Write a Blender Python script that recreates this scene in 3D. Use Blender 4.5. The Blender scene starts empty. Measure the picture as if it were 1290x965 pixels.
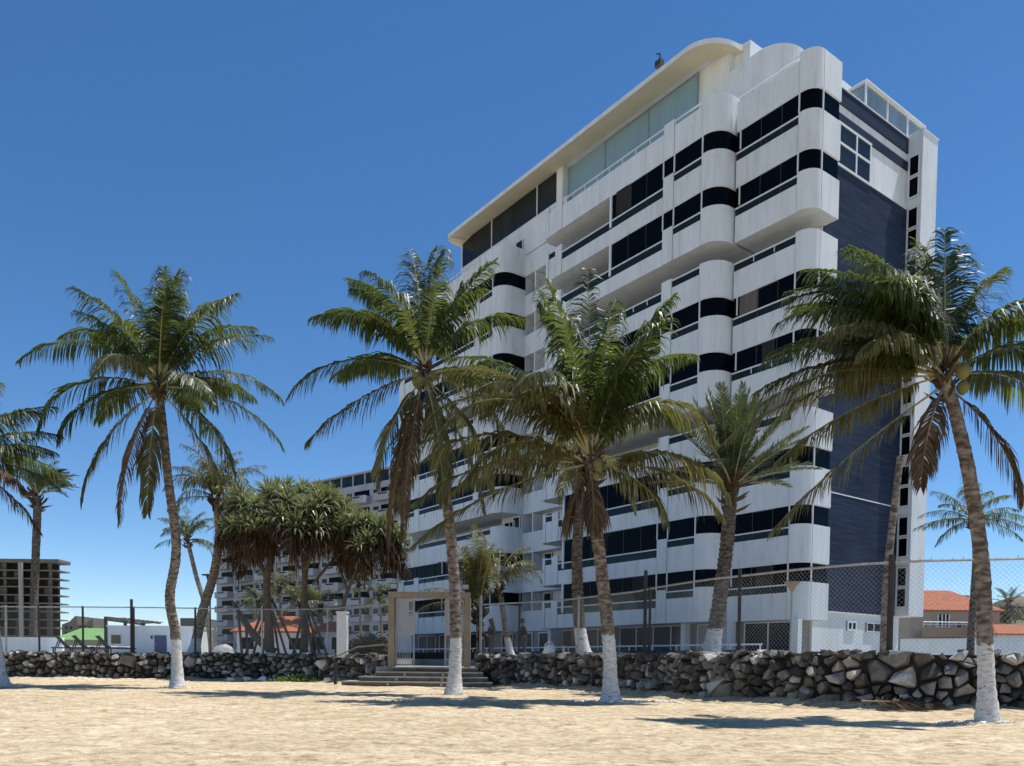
import bpy, bmesh, math, random
from mathutils import Vector, Matrix, Euler, noise
R = math.radians
scn = bpy.context.scene
COL = scn.collection
rnd = random.Random(7)

# ------------------------------------------------------------------ camera
F, PITCH, ROLL, CY, EYE = 1021.64, -0.0424071, -0.0103022, 878.308, 1.0
fwd = Vector((0, math.cos(PITCH), math.sin(PITCH)))
right = Vector((1, 0, 0)); down = fwd.cross(right)
r2 = right * math.cos(ROLL) + down * math.sin(ROLL)
d2 = -right * math.sin(ROLL) + down * math.cos(ROLL)
CAM = Vector((0, 0, EYE))
cam = bpy.data.cameras.new('camera'); co = bpy.data.objects.new('camera', cam); COL.objects.link(co)
M3 = Matrix((r2, -d2, -fwd)).transposed()
co.matrix_world = Matrix.Translation(CAM) @ M3.to_4x4()
cam.sensor_width = 36; cam.lens = F / 1290 * 36; cam.shift_y = (CY - 482.5) / 1290
cam.clip_start = 0.1; cam.clip_end = 9000
scn.camera = co

def at(x, y, Y):
    """the point of the place seen at photo pixel x, y at distance Y"""
    d = r2 * ((x - 645) / F) + d2 * ((y - CY) / F) + fwd
    return CAM + d * (Y / d.y)

# ------------------------------------------------------------------ light
EL, AZ = 69.0, 15.0           # sun towards +X, high
sd = Vector((math.cos(R(EL)) * math.cos(R(AZ)), math.cos(R(EL)) * math.sin(R(AZ)), math.sin(R(EL))))
w = bpy.data.worlds.new('World'); scn.world = w; w.use_nodes = True
nt = w.node_tree; bg = nt.nodes['Background']
sky = nt.nodes.new('ShaderNodeTexSky'); sky.sky_type = 'NISHITA'; sky.sun_disc = False
sky.sun_elevation = R(EL); sky.sun_rotation = R(90 - AZ)
sky.air_density = 0.75; sky.dust_density = 0.0; sky.ozone_density = 2.5; sky.altitude = 0
hs = nt.nodes.new('ShaderNodeHueSaturation'); hs.inputs['Saturation'].default_value = 1.22
nt.links.new(sky.outputs[0], hs.inputs['Color']); nt.links.new(hs.outputs[0], bg.inputs[0]); bg.inputs[1].default_value = 0.15
sl = bpy.data.lights.new('sun', 'SUN'); sl.energy = 5.0; sl.angle = R(0.5); sl.color = (1, 0.98, 0.94)
so = bpy.data.objects.new('sun', sl); COL.objects.link(so)
so.rotation_euler = sd.to_track_quat('Z', 'Y').to_euler()
vs = scn.view_settings; vs.view_transform = 'Standard'; vs.look = 'None'; vs.gamma = 1; vs.exposure = 0.0
vs.use_curve_mapping = False
scn.cycles.max_bounces = 8; scn.cycles.transparent_max_bounces = 12

# ------------------------------------------------------------------ materials
MATS = {}
def mat(name, col, rough=0.7, spec=0.3, vary=0.0, vscale=4.0, vec=(1, 1, 1), bump=0.0, bscale=20.0, metal=0.0,
        island=0.0, col2=None, trans=0.0, tcol=None, bdist=0.02, lo=0.35, hi=0.65):
    if name in MATS: return MATS[name]
    m = bpy.data.materials.new(name); m.use_nodes = True; t = m.node_tree; N = t.nodes; Lk = t.links
    b = N['Principled BSDF']; out = N['Material Output']
    b.inputs['Roughness'].default_value = rough; b.inputs['Specular IOR Level'].default_value = spec
    b.inputs['Metallic'].default_value = metal
    c = None
    if vary or col2:
        tc = N.new('ShaderNodeTexCoord'); mp = N.new('ShaderNodeMapping'); mp.inputs['Scale'].default_value = vec
        nz = N.new('ShaderNodeTexNoise'); nz.inputs['Scale'].default_value = vscale; nz.inputs['Detail'].default_value = 6
        nz.inputs['Roughness'].default_value = 0.62
        Lk.new(tc.outputs['Object'], mp.inputs[0]); Lk.new(mp.outputs[0], nz.inputs['Vector'])
        rp = N.new('ShaderNodeValToRGB'); rp.color_ramp.elements[0].position = lo; rp.color_ramp.elements[1].position = hi
        c2 = col2 or tuple(x * (1 - vary) for x in col)
        rp.color_ramp.elements[0].color = (*c2, 1); rp.color_ramp.elements[1].color = (*col, 1)
        Lk.new(nz.outputs[0], rp.inputs[0]); c = rp.outputs[0]
    if island:
        g = N.new('ShaderNodeNewGeometry'); mr = N.new('ShaderNodeMapRange')
        mr.inputs[3].default_value = 1 - island; mr.inputs[4].default_value = 1 + island
        Lk.new(g.outputs['Random Per Island'], mr.inputs[0])
        mx = N.new('ShaderNodeMix'); mx.data_type = 'RGBA'; mx.blend_type = 'MULTIPLY'; mx.inputs[0].default_value = 1
        if c is not None: Lk.new(c, mx.inputs[6])
        else: mx.inputs[6].default_value = (*col, 1)
        Lk.new(mr.outputs[0], mx.inputs[7]); c = mx.outputs[2]
    if c is not None: Lk.new(c, b.inputs['Base Color'])
    else: b.inputs['Base Color'].default_value = (*col, 1)
    if bump:
        tc = N.new('ShaderNodeTexCoord'); nz = N.new('ShaderNodeTexNoise'); nz.inputs['Scale'].default_value = bscale
        nz.inputs['Detail'].default_value = 5
        bp = N.new('ShaderNodeBump'); bp.inputs['Strength'].default_value = bump; bp.inputs['Distance'].default_value = bdist
        Lk.new(tc.outputs['Object'], nz.inputs['Vector']); Lk.new(nz.outputs[0], bp.inputs['Height']); Lk.new(bp.outputs[0], b.inputs['Normal'])
    if trans:
        tr = N.new('ShaderNodeBsdfTranslucent'); ms = N.new('ShaderNodeMixShader'); ms.inputs[0].default_value = trans
        tr.inputs['Color'].default_value = (*(tcol or col), 1)
        Lk.new(b.outputs[0], ms.inputs[1]); Lk.new(tr.outputs[0], ms.inputs[2]); Lk.new(ms.outputs[0], out.inputs['Surface'])
    MATS[name] = m; return m

WHITE = mat('white_paint', (.72, .755, .765), .6, .3, vary=.14, vscale=.9, vec=(1.3, 1.3, .35), bump=.08, bscale=60, lo=.3, hi=.6)
WHITE2 = mat('white_paint_stained', (.68, .71, .72), .65, .3, vary=.15, vscale=1.6, vec=(1.2, 1.2, .3), bump=.08, bscale=60, lo=.3, hi=.55)
for _mt in (WHITE, WHITE2):
    _t = _mt.node_tree; _b = _t.nodes['Principled BSDF']; _src = _b.inputs['Base Color'].links[0].from_socket
    _tc = _t.nodes.new('ShaderNodeTexCoord'); _mp = _t.nodes.new('ShaderNodeMapping'); _mp.inputs['Scale'].default_value = (2.6, 2.6, .22)
    _nz = _t.nodes.new('ShaderNodeTexNoise'); _nz.inputs['Scale'].default_value = 1.0; _nz.inputs['Detail'].default_value = 5; _nz.inputs['Roughness'].default_value = .7
    _t.links.new(_tc.outputs['Object'], _mp.inputs[0]); _t.links.new(_mp.outputs[0], _nz.inputs['Vector'])
    _rp = _t.nodes.new('ShaderNodeValToRGB'); _rp.color_ramp.elements[0].position = .30; _rp.color_ramp.elements[1].position = .47
    _rp.color_ramp.elements[0].color = (.85, .83, .79, 1); _rp.color_ramp.elements[1].color = (1, 1, 1, 1); _t.links.new(_nz.outputs[0], _rp.inputs[0])
    _mx = _t.nodes.new('ShaderNodeMix'); _mx.data_type = 'RGBA'; _mx.blend_type = 'MULTIPLY'; _mx.inputs[0].default_value = 1
    _t.links.new(_src, _mx.inputs[6]); _t.links.new(_rp.outputs[0], _mx.inputs[7]); _t.links.new(_mx.outputs[2], _b.inputs['Base Color'])
SOFF = mat('bounce_tinted_soffit', (.74, .66, .47), .7, .2, vary=.12, vscale=.6)
FRAME = mat('white_aluminium', (.72, .74, .75), .4, .4)
PALEG = mat('pale_glass', (.24, .32, .36), .1, .5, vary=.3, vscale=.6, vec=(1, 1, .1))
DIMW = mat('shaded_beige_render', (.30, .29, .27), .8, .2, vary=.2, vscale=1)  # shade under the balcony slab is put into this darker beige
GLASSR = mat('frosted_dark_glass', (.010, .013, .016), .3, .15)
JOINT = mat('panel_joint', (.36, .37, .37), .8, .1)
BALG = mat('balustrade_glass', (.012, .02, .02), .12, .2)
GLASS = mat('dark_glass', (.003, .005, .008), .12, .05, vary=.5, vscale=.35, vec=(1, 1, .2))
TEAL = mat('teal_glass', (.23, .38, .48), .1, .5, vary=.12, vscale=.5, vec=(1, 1, .1))
GREYG = mat('grey_glass', (.022, .032, .038), .06, .2, vary=.5, vscale=.4, vec=(1, 1, .1))
CURT = mat('curtained_glass', (.38, .45, .5), .15, .5, vary=.15, vscale=1)
STEEL = mat('galvanised_steel', (.42, .43, .43), .45, .4, metal=.6, vary=.3, vscale=8)
DARKM = mat('dark_weathered_metal', (.055, .05, .048), .6, .3, vary=.4, vscale=6)
RUST = mat('brown_painted_metal', (.31, .245, .175), .6, .3, vary=.2, vscale=3)
CONC = mat('concrete', (.42, .39, .33), .85, .2, vary=.25, vscale=3, bump=.2, bscale=30)
CONCD = mat('old_concrete', (.22, .195, .16), .9, .1, vary=.3, vscale=2)
BLACK = mat('dark_interior', (.03, .03, .03), .8, .1)
LEAF = mat('palm_leaf', (.05, .076, .026), .42, .45, island=.5, trans=.34, tcol=(.2, .25, .04))
LEAFO = mat('palm_leaf_olive', (.098, .1, .036), .42, .45, island=.5, trans=.34, tcol=(.27, .245, .06))
LEAFD = mat('palm_leaf_dead', (.11, .078, .048), .7, .2, island=.5, trans=.2, tcol=(.25, .15, .06))
LEAFG = mat('date_palm_leaf', (.05, .072, .035), .42, .45, island=.45, trans=.18, tcol=(.15, .19, .05))
RIB = mat('frond_midrib', (.34, .30, .14), .45, .4, island=.3)
RIBD = mat('dead_midrib', (.22, .15, .08), .6, .3)
COCO = mat('coconut_husk', (.16, .15, .05), .6, .3, island=.4)
FIBRE = mat('palm_fibre', (.10, .072, .046), .9, .1, island=.5, vary=.4, vscale=10)
PANL = mat('screwpine_leaf', (.21, .225, .12), .36, .5, island=.45, trans=.3, tcol=(.3, .34, .12))
PAND = mat('screwpine_dead_leaf', (.085, .055, .032), .8, .15, island=.5, trans=.15, tcol=(.2, .1, .04))
PANB = mat('screwpine_bark', (.17, .14, .11), .9, .1, vary=.4, vscale=6, bump=.5, bscale=18)
ROCK = mat('grey_rubble_stone', (.255, .25, .24), .8, .3, vary=.45, vscale=3.5, island=.1, bump=.8, bscale=9, bdist=.07)
_t = ROCK.node_tree; _g = [n for n in _t.nodes if n.bl_idname == 'ShaderNodeNewGeometry'][0]; _m = [n for n in _t.nodes if n.bl_idname == 'ShaderNodeMix'][0]
_r = _t.nodes.new('ShaderNodeValToRGB'); _e = _r.color_ramp.elements; _e[0].color = (.28, .26, .24, 1); _e[1].color = (3.4, 3.3, 3.1, 1)  # random stone tone; palest ones have sunlit facet brightness put into colour
for _p, _c in ((.45, (.6, .56, .51)), (.72, (1.1, 1.08, 1.05)), (.9, (1.8, 1.76, 1.68))): _q = _e.new(_p); _q.color = (*_c, 1)
_t.links.new(_g.outputs['Random Per Island'], _r.inputs[0]); _t.links.new(_r.outputs[0], _m.inputs[7])
MORT = mat('dark_mortar', (.045, .04, .036), .95, .1, vary=.4, vscale=5)
SKIN = mat('skin', (.30, .17, .11), .6, .3)
HAIR = mat('dark_hair', (.015, .012, .01), .5, .4)
CLOTHB = mat('black_cloth', (.018, .018, .02), .9, .1)
CLOTHJ = mat('dark_denim', (.05, .06, .075), .9, .1)
CLOTHW = mat('white_cloth', (.75, .75, .75), .9, .1)
TERRA = mat('terracotta_tiles', (.46, .16, .085), .8, .2, vary=.3, vscale=2.5, bump=.4, bscale=12)
BEIGE = mat('beige_render', (.40, .34, .28), .85, .2, vary=.15, vscale=1)
GREEN = mat('green_sheet_roof', (.22, .42, .13), .6, .3, vary=.15, vscale=1)
SCRUB = mat('scrub_leaf', (.05, .065, .022), .6, .3, island=.5, trans=.2)
GRASS = mat('creeper_leaf', (.08, .15, .025), .5, .3, island=.5, trans=.25)
PEB = mat('white_pebble', (.74, .71, .65), .85, .2, island=.25)
PAVE = mat('terrace_paving', (.42, .38, .31), .9, .1, vary=.2, vscale=.4)
DENIMD = mat('blue_door_paint', (.07, .08, .16), .5, .3)
MESHF = mat('lounger_mesh', (.035, .035, .03), .8, .2)

def navy_mat():
    m = bpy.data.materials.new('navy_mosaic_tiles'); m.use_nodes = True; t = m.node_tree; N = t.nodes; Lk = t.links; b = N['Principled BSDF']
    tc = N.new('ShaderNodeTexCoord')
    mp = N.new('ShaderNodeMapping'); mp.inputs['Scale'].default_value = (1, .35, 9)
    nz = N.new('ShaderNodeTexNoise'); nz.inputs['Scale'].default_value = 1.2; nz.inputs['Detail'].default_value = 5
    Lk.new(tc.outputs['Object'], mp.inputs[0]); Lk.new(mp.outputs[0], nz.inputs['Vector'])
    rp = N.new('ShaderNodeValToRGB'); rp.color_ramp.elements[0].position = .33; rp.color_ramp.elements[1].position = .72
    rp.color_ramp.elements[0].color = (.019, .030, .060, 1); rp.color_ramp.elements[1].color = (.046, .068, .118, 1)
    n2 = N.new('ShaderNodeTexNoise'); n2.inputs['Scale'].default_value = .35; n2.inputs['Detail'].default_value = 3
    Lk.new(tc.outputs['Object'], n2.inputs['Vector'])
    mx = N.new('ShaderNodeMix'); mx.data_type = 'RGBA'; mx.blend_type = 'MULTIPLY'; mx.inputs[0].default_value = .55
    Lk.new(nz.outputs[0], rp.inputs[0]); Lk.new(rp.outputs[0], mx.inputs[6]); Lk.new(n2.outputs[0], mx.inputs[7])
    Lk.new(mx.outputs[2], b.inputs['Base Color']); b.inputs['Roughness'].default_value = .6; b.inputs['Specular IOR Level'].default_value = .12
    return m
NAVY = navy_mat()

def trunk_mat(name, paint_h, dark=False):
    """ringed bark; the lowest paint_h metres carry whitewash with a ragged edge and chips"""
    m = bpy.data.materials.new(name); m.use_nodes = True; t = m.node_tree; N = t.nodes; Lk = t.links; b = N['Principled BSDF']
    tc = N.new('ShaderNodeTexCoord')
    mp = N.new('ShaderNodeMapping'); mp.inputs['Scale'].default_value = (1, 1, 2.2)
    nz = N.new('ShaderNodeTexNoise'); nz.inputs['Scale'].default_value = 5.5; nz.inputs['Detail'].default_value = 7
    Lk.new(tc.outputs['Object'], mp.inputs[0]); Lk.new(mp.outputs[0], nz.inputs['Vector'])
    rp = N.new('ShaderNodeValToRGB'); rp.color_ramp.elements[0].position = .38; rp.color_ramp.elements[1].position = .66
    k = .55 if dark else 1
    rp.color_ramp.elements[0].color = (.10 * k, .075 * k, .055 * k, 1); rp.color_ramp.elements[1].color = (.34 * k, .29 * k, .235 * k, 1)
    Lk.new(nz.outputs[0], rp.inputs[0])
    sp = N.new('ShaderNodeSeparateXYZ'); Lk.new(tc.outputs['Object'], sp.inputs[0])
    n2 = N.new('ShaderNodeTexNoise'); n2.inputs['Scale'].default_value = 9; n2.inputs['Detail'].default_value = 3
    Lk.new(mp.outputs[0], n2.inputs['Vector'])
    # height + ragged noise < paint_h  and  chips
    a = N.new('ShaderNodeMath'); a.operation = 'MULTIPLY_ADD'; a.inputs[1].default_value = .25; Lk.new(n2.outputs[0], a.inputs[0]); Lk.new(sp.outputs[2], a.inputs[2])
    l = N.new('ShaderNodeMath'); l.operation = 'LESS_THAN'; l.inputs[1].default_value = paint_h + .12; Lk.new(a.outputs[0], l.inputs[0])
    c = N.new('ShaderNodeMath'); c.operation = 'LESS_THAN'; c.inputs[1].default_value = .635; Lk.new(nz.outputs[0], c.inputs[0])
    mu = N.new('ShaderNodeMath'); mu.operation = 'MULTIPLY'; Lk.new(l.outputs[0], mu.inputs[0]); Lk.new(c.outputs[0], mu.inputs[1])
    r3 = N.new('ShaderNodeValToRGB'); r3.color_ramp.elements[0].position = .3; r3.color_ramp.elements[1].position = .6
    r3.color_ramp.elements[0].color = (.48, .45, .41, 1); r3.color_ramp.elements[1].color = (.70, .69, .66, 1); Lk.new(n2.outputs[0], r3.inputs[0])
    mx = N.new('ShaderNodeMix'); mx.data_type = 'RGBA'; Lk.new(mu.outputs[0], mx.inputs[0]); Lk.new(rp.outputs[0], mx.inputs[6]); Lk.new(r3.outputs[0], mx.inputs[7])
    Lk.new(mx.outputs[2], b.inputs['Base Color']); b.inputs['Roughness'].default_value = .9; b.inputs['Specular IOR Level'].default_value = .15
    bp = N.new('ShaderNodeBump'); bp.inputs['Strength'].default_value = .6; bp.inputs['Distance'].default_value = .03
    Lk.new(nz.outputs[0], bp.inputs['Height']); Lk.new(bp.outputs[0], b.inputs['Normal'])
    return m

def sand_mat():
    m = bpy.data.materials.new('beach_sand'); m.use_nodes = True; t = m.node_tree; N = t.nodes; Lk = t.links; b = N['Principled BSDF']
    tc = N.new('ShaderNodeTexCoord')
    def nz(scale, detail, vec=(1, 1, 1), rough=.6):
        mp = N.new('ShaderNodeMapping'); mp.inputs['Scale'].default_value = vec
        n = N.new('ShaderNodeTexNoise'); n.inputs['Scale'].default_value = scale; n.inputs['Detail'].default_value = detail; n.inputs['Roughness'].default_value = rough
        Lk.new(tc.outputs['Object'], mp.inputs[0]); Lk.new(mp.outputs[0], n.inputs['Vector']); return n.outputs[0]
    a = nz(2.6, 9, (.7, 1, 1), .74); c = nz(.22, 4); d = nz(45, 4)
    rp = N.new('ShaderNodeValToRGB'); e = rp.color_ramp.elements; e[0].position = .34; e[1].position = .62  # light and dark of mounds put into the colour, besides dry and damp tone
    e[0].color = (.44, .32, .185, 1); e[1].color = (.83, .69, .465, 1); q = e.new(.46); q.color = (.67, .52, .325, 1)
    Lk.new(a, rp.inputs[0])
    r2_ = N.new('ShaderNodeValToRGB'); r2_.color_ramp.elements[0].color = (.82, .8, .78, 1); r2_.color_ramp.elements[1].color = (1.1, 1.1, 1.12, 1)
    r2_.color_ramp.elements[0].position = .3; r2_.color_ramp.elements[1].position = .7; Lk.new(c, r2_.inputs[0])
    mx = N.new('ShaderNodeMix'); mx.data_type = 'RGBA'; mx.blend_type = 'MULTIPLY'; mx.inputs[0].default_value = 1
    Lk.new(rp.outputs[0], mx.inputs[6]); Lk.new(r2_.outputs[0], mx.inputs[7])
    g9 = nz(8.5, 5, (.75, 1, 1), .7); r9 = N.new('ShaderNodeValToRGB'); r9.color_ramp.elements[0].position = .36; r9.color_ramp.elements[1].position = .52
    r9.color_ramp.elements[0].color = (.66, .62, .56, 1); r9.color_ramp.elements[1].color = (1.06, 1.06, 1.06, 1); Lk.new(g9, r9.inputs[0])  # shading of fine dimples is put into the sand colour
    m9 = N.new('ShaderNodeMix'); m9.data_type = 'RGBA'; m9.blend_type = 'MULTIPLY'; m9.inputs[0].default_value = 1
    Lk.new(mx.outputs[2], m9.inputs[6]); Lk.new(r9.outputs[0], m9.inputs[7]); Lk.new(m9.outputs[2], b.inputs['Base Color'])
    b.inputs['Roughness'].default_value = .95; b.inputs['Specular IOR Level'].default_value = .1
    ad = N.new('ShaderNodeMath'); ad.operation = 'MULTIPLY_ADD'; ad.inputs[1].default_value = .12; Lk.new(d, ad.inputs[0])
    e2 = nz(6.5, 6, (1, 1, 1), .65); Lk.new(e2, ad.inputs[2])
    vo = N.new('ShaderNodeTexVoronoi'); vo.feature = 'SMOOTH_F1'; vo.inputs['Scale'].default_value = 3.1; vo.inputs['Smoothness'].default_value = .6; vo.inputs['Randomness'].default_value = 1
    wn = N.new('ShaderNodeVectorMath'); wn.operation = 'MULTIPLY_ADD'; wn.inputs[1].default_value = (.5, .5, .5)
    n5 = N.new('ShaderNodeTexNoise'); n5.inputs['Scale'].default_value = 2.2; Lk.new(tc.outputs['Object'], n5.inputs['Vector']); Lk.new(n5.outputs['Color'], wn.inputs[0]); Lk.new(tc.outputs['Object'], wn.inputs[2]); Lk.new(wn.outputs[0], vo.inputs['Vector'])
    mn = N.new('ShaderNodeMath'); mn.operation = 'MINIMUM'; mn.inputs[1].default_value = .42; Lk.new(vo.outputs['Distance'], mn.inputs[0])
    a2 = N.new('ShaderNodeMath'); a2.operation = 'MULTIPLY_ADD'; a2.inputs[1].default_value = 1.1; Lk.new(mn.outputs[0], a2.inputs[0]); Lk.new(ad.outputs[0], a2.inputs[2])
    bp = N.new('ShaderNodeBump'); bp.inputs['Strength'].default_value = 1.0; bp.inputs['Distance'].default_value = .1
    Lk.new(a2.outputs[0], bp.inputs['Height']); Lk.new(bp.outputs[0], b.inputs['Normal'])
    return m
SAND = sand_mat()

# ------------------------------------------------------------------ mesh helpers
class MB:
    def __init__(s): s.v = []; s.f = []; s.m = []; s.mi = 0
    def face(s, pts):
        n = len(s.v); s.v += [tuple(p) for p in pts]; s.f.append(tuple(range(n, n + len(pts)))); s.m.append(s.mi)
    def prism(s, poly, z0, z1):
        n = len(s.v); k = len(poly)
        s.v += [(p[0], p[1], z0) for p in poly] + [(p[0], p[1], z1) for p in poly]
        s.f.append(tuple(range(n + k - 1, n - 1, -1))); s.f.append(tuple(range(n + k, n + 2 * k))); s.m += [s.mi] * 2
        for i in range(k):
            j = (i + 1) % k; s.f.append((n + i, n + j, n + k + j, n + k + i)); s.m.append(s.mi)
    def box(s, a, b):
        s.prism([(a[0], a[1]), (b[0], a[1]), (b[0], b[1]), (a[0], b[1])], a[2], b[2])
    def tube(s, pts, rad, n=8, cap=True, twist=0, fn=None):
        pts = [Vector(p) for p in pts]
        if not hasattr(rad, '__len__'): rad = [rad] * len(pts)
        base = len(s.v); up = Vector((0, 0, 1)); pu = None
        for i, p in enumerate(pts):
            t = (pts[min(i + 1, len(pts) - 1)] - pts[max(i - 1, 0)]).normalized()
            if pu is None:
                ref = Vector((0, 1, 0)) if abs(t.y) < .9 else Vector((1, 0, 0)); pu = (ref - t * ref.dot(t)).normalized()
            else: pu = (pu - t * pu.dot(t)).normalized()
            pv = t.cross(pu)
            for k in range(n):
                a = 2 * math.pi * k / n; r = rad[i] * (fn(i, k) if fn else 1)
                s.v.append(tuple(p + pu * math.cos(a) * r + pv * math.sin(a) * r))
        for i in range(len(pts) - 1):
            for k in range(n):
                s.f.append((base + i * n + k, base + i * n + (k + 1) % n, base + (i + 1) * n + (k + 1) % n, base + (i + 1) * n + k)); s.m.append(s.mi)
        if cap:
            s.f.append(tuple(base + k for k in reversed(range(n)))); s.f.append(tuple(base + (len(pts) - 1) * n + k for k in range(n))); s.m += [s.mi] * 2
    def bar(s, a, b, w):  # square bar
        s.tube([a, b], w * .7071, 4)
    def hull(s, pts):
        bm = bmesh.new()
        for p in pts: bm.verts.new(p)
        r = bmesh.ops.convex_hull(bm, input=bm.verts)
        n = len(s.v); idx = {}
        for f in bm.faces:
            q = []
            for v in f.verts:
                if v not in idx: idx[v] = len(s.v); s.v.append(tuple(v.co))
                q.append(idx[v])
            s.f.append(tuple(q)); s.m.append(s.mi)
        bm.free()
    def build(s, name, mats, parent=None, smooth=False, loc=None):
        me = bpy.data.meshes.new(name); me.from_pydata(s.v, [], s.f); me.update()
        if not isinstance(mats, (list, tuple)): mats = [mats]
        for m in mats: me.materials.append(m)
        if len(mats) > 1: me.polygons.foreach_set('material_index', s.m)
        if smooth: me.polygons.foreach_set('use_smooth', [True] * len(me.polygons))
        bm = bmesh.new(); bm.from_mesh(me); bmesh.ops.recalc_face_normals(bm, faces=bm.faces); bm.to_mesh(me); bm.free()
        o = bpy.data.objects.new(name, me); COL.objects.link(o)
        if parent is not None: o.parent = parent
        if loc is not None: o.location = loc
        return o

def tag(o, label, cat, group=None):
    o['label'] = label; o['category'] = cat
    if group: o['group'] = group
    return o
def thing(name, label, cat, loc=(0, 0, 0), rz=0, group=None):
    o = bpy.data.objects.new(name, None); COL.objects.link(o); o.location = loc; o.rotation_euler = (0, 0, rz); o.empty_display_size = .3
    return tag(o, label, cat, group)
def copy_tree(o, parent=None):
    c = o.copy(); COL.objects.link(c)
    if parent is not None: c.parent = parent
    for ch in o.children: copy_tree(ch, c)
    return c

# ------------------------------------------------------------------ terrain
LW = [(-34, 39.2), (-29, 38.9), (-24, 38.7), (-20, 38.6), (-16, 38.7), (-12, 38.7), (-9.2, 38.2), (-7.4, 36.6), (-5.45, 34.4)]
RW = [(-1.55, 34.4), (-.6, 33.6), (.6, 32.6), (1.69, 31.4), (2.7, 30.0), (3.6, 28.2), (4.4, 26.0), (5.2, 23.9), (6.2, 21.9), (7.3, 20.4), (8.54, 19.2), (9.87, 18.4), (12.0, 17.8), (15, 17.3), (20, 17.0)]
def wdist(x, y):
    best = 9
    for P_ in (LW, RW):
        for (ax, ay), (bx, by) in zip(P_, P_[1:]):
            if x < min(ax, bx) - 1.2 or x > max(ax, bx) + 1.2 or y < min(ay, by) - 1.2 or y > max(ay, by) + 1.2: continue
            dx, dy = bx - ax, by - ay; t = max(0, min(1, ((x - ax) * dx + (y - ay) * dy) / (dx * dx + dy * dy)))
            best = min(best, math.hypot(x - ax - dx * t, y - ay - dy * t))
    return best
def drift(x, y):
    if y < 15: return 0
    d = wdist(x, y)
    return 0 if d > 1.1 else (1.1 - d) ** 2 * (.09 + .16 * max(0, noise.noise(Vector((x * .55, y * .55, 77))) + .25))
def zground(x, y):
    n = noise.noise(Vector((x * .35, y * .35, 0))) * .045 + noise.noise(Vector((x * 1.1, y * 1.1, 5))) * .028 + noise.noise(Vector((x * 2.9, y * 2.9, 9))) * .022 - max(0, noise.noise(Vector((x * 2.1, y * 1.7, 31))) - .25) * .09
    return n * min(1, max(.25, (y - 1) / 6)) + drift(x, y)
mb = MB(); x0, x1, y0, y1, st = -46., 30., 1.5, 43., .13
nx = int((x1 - x0) / st); ny = int((y1 - y0) / st)
for j in range(ny + 1):
    for i in range(nx + 1):
        x = x0 + i * st; y = y0 + j * st; mb.v.append((x, y, zground(x, y)))
for j in range(ny):
    for i in range(nx):
        a = j * (nx + 1) + i; mb.f.append((a, a + 1, a + nx + 2, a + nx + 1)); mb.m.append(0)
o = mb.build('sand_beach', SAND, smooth=True); o['kind'] = 'structure'
mb = MB(); mb.face([(-3000, -200, -.12), (3000, -200, -.12), (3000, 6000, -.12), (-3000, 6000, -.12)])
o = mb.build('ground', SAND); o['kind'] = 'structure'

TZ = 1.18
def inset(path, d):
    out = []
    for i, p in enumerate(path):
        a = Vector(path[max(i - 1, 0)]); b = Vector(path[min(i + 1, len(path) - 1)]); t = (b - a).normalized()
        out.append((p[0] - t.y * d, p[1] + t.x * d))
    return out
li = inset(LW, .28); ri = inset(RW, .28)
mb = MB()
mb.prism([(-34, 39.5)] + li[1:-1] + [(-5.75, 34.75), (-5.75, 52), (-1.2, 52), (-1.2, 34.75)] + ri[1:-1] + [(20, 17.3), (120, 17.3), (700, 1500), (-900, 1500), (-120, 39.5)], -.1, TZ)
o = mb.build('terrace', PAVE); o['kind'] = 'structure'
mb = MB(); mb.prism([(-5.74, 34.1), (-1.21, 34.1), (-1.21, 51.9), (-5.74, 51.9)], -.05, .78)
o = mb.build('path', CONC); o['kind'] = 'structure'

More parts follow.
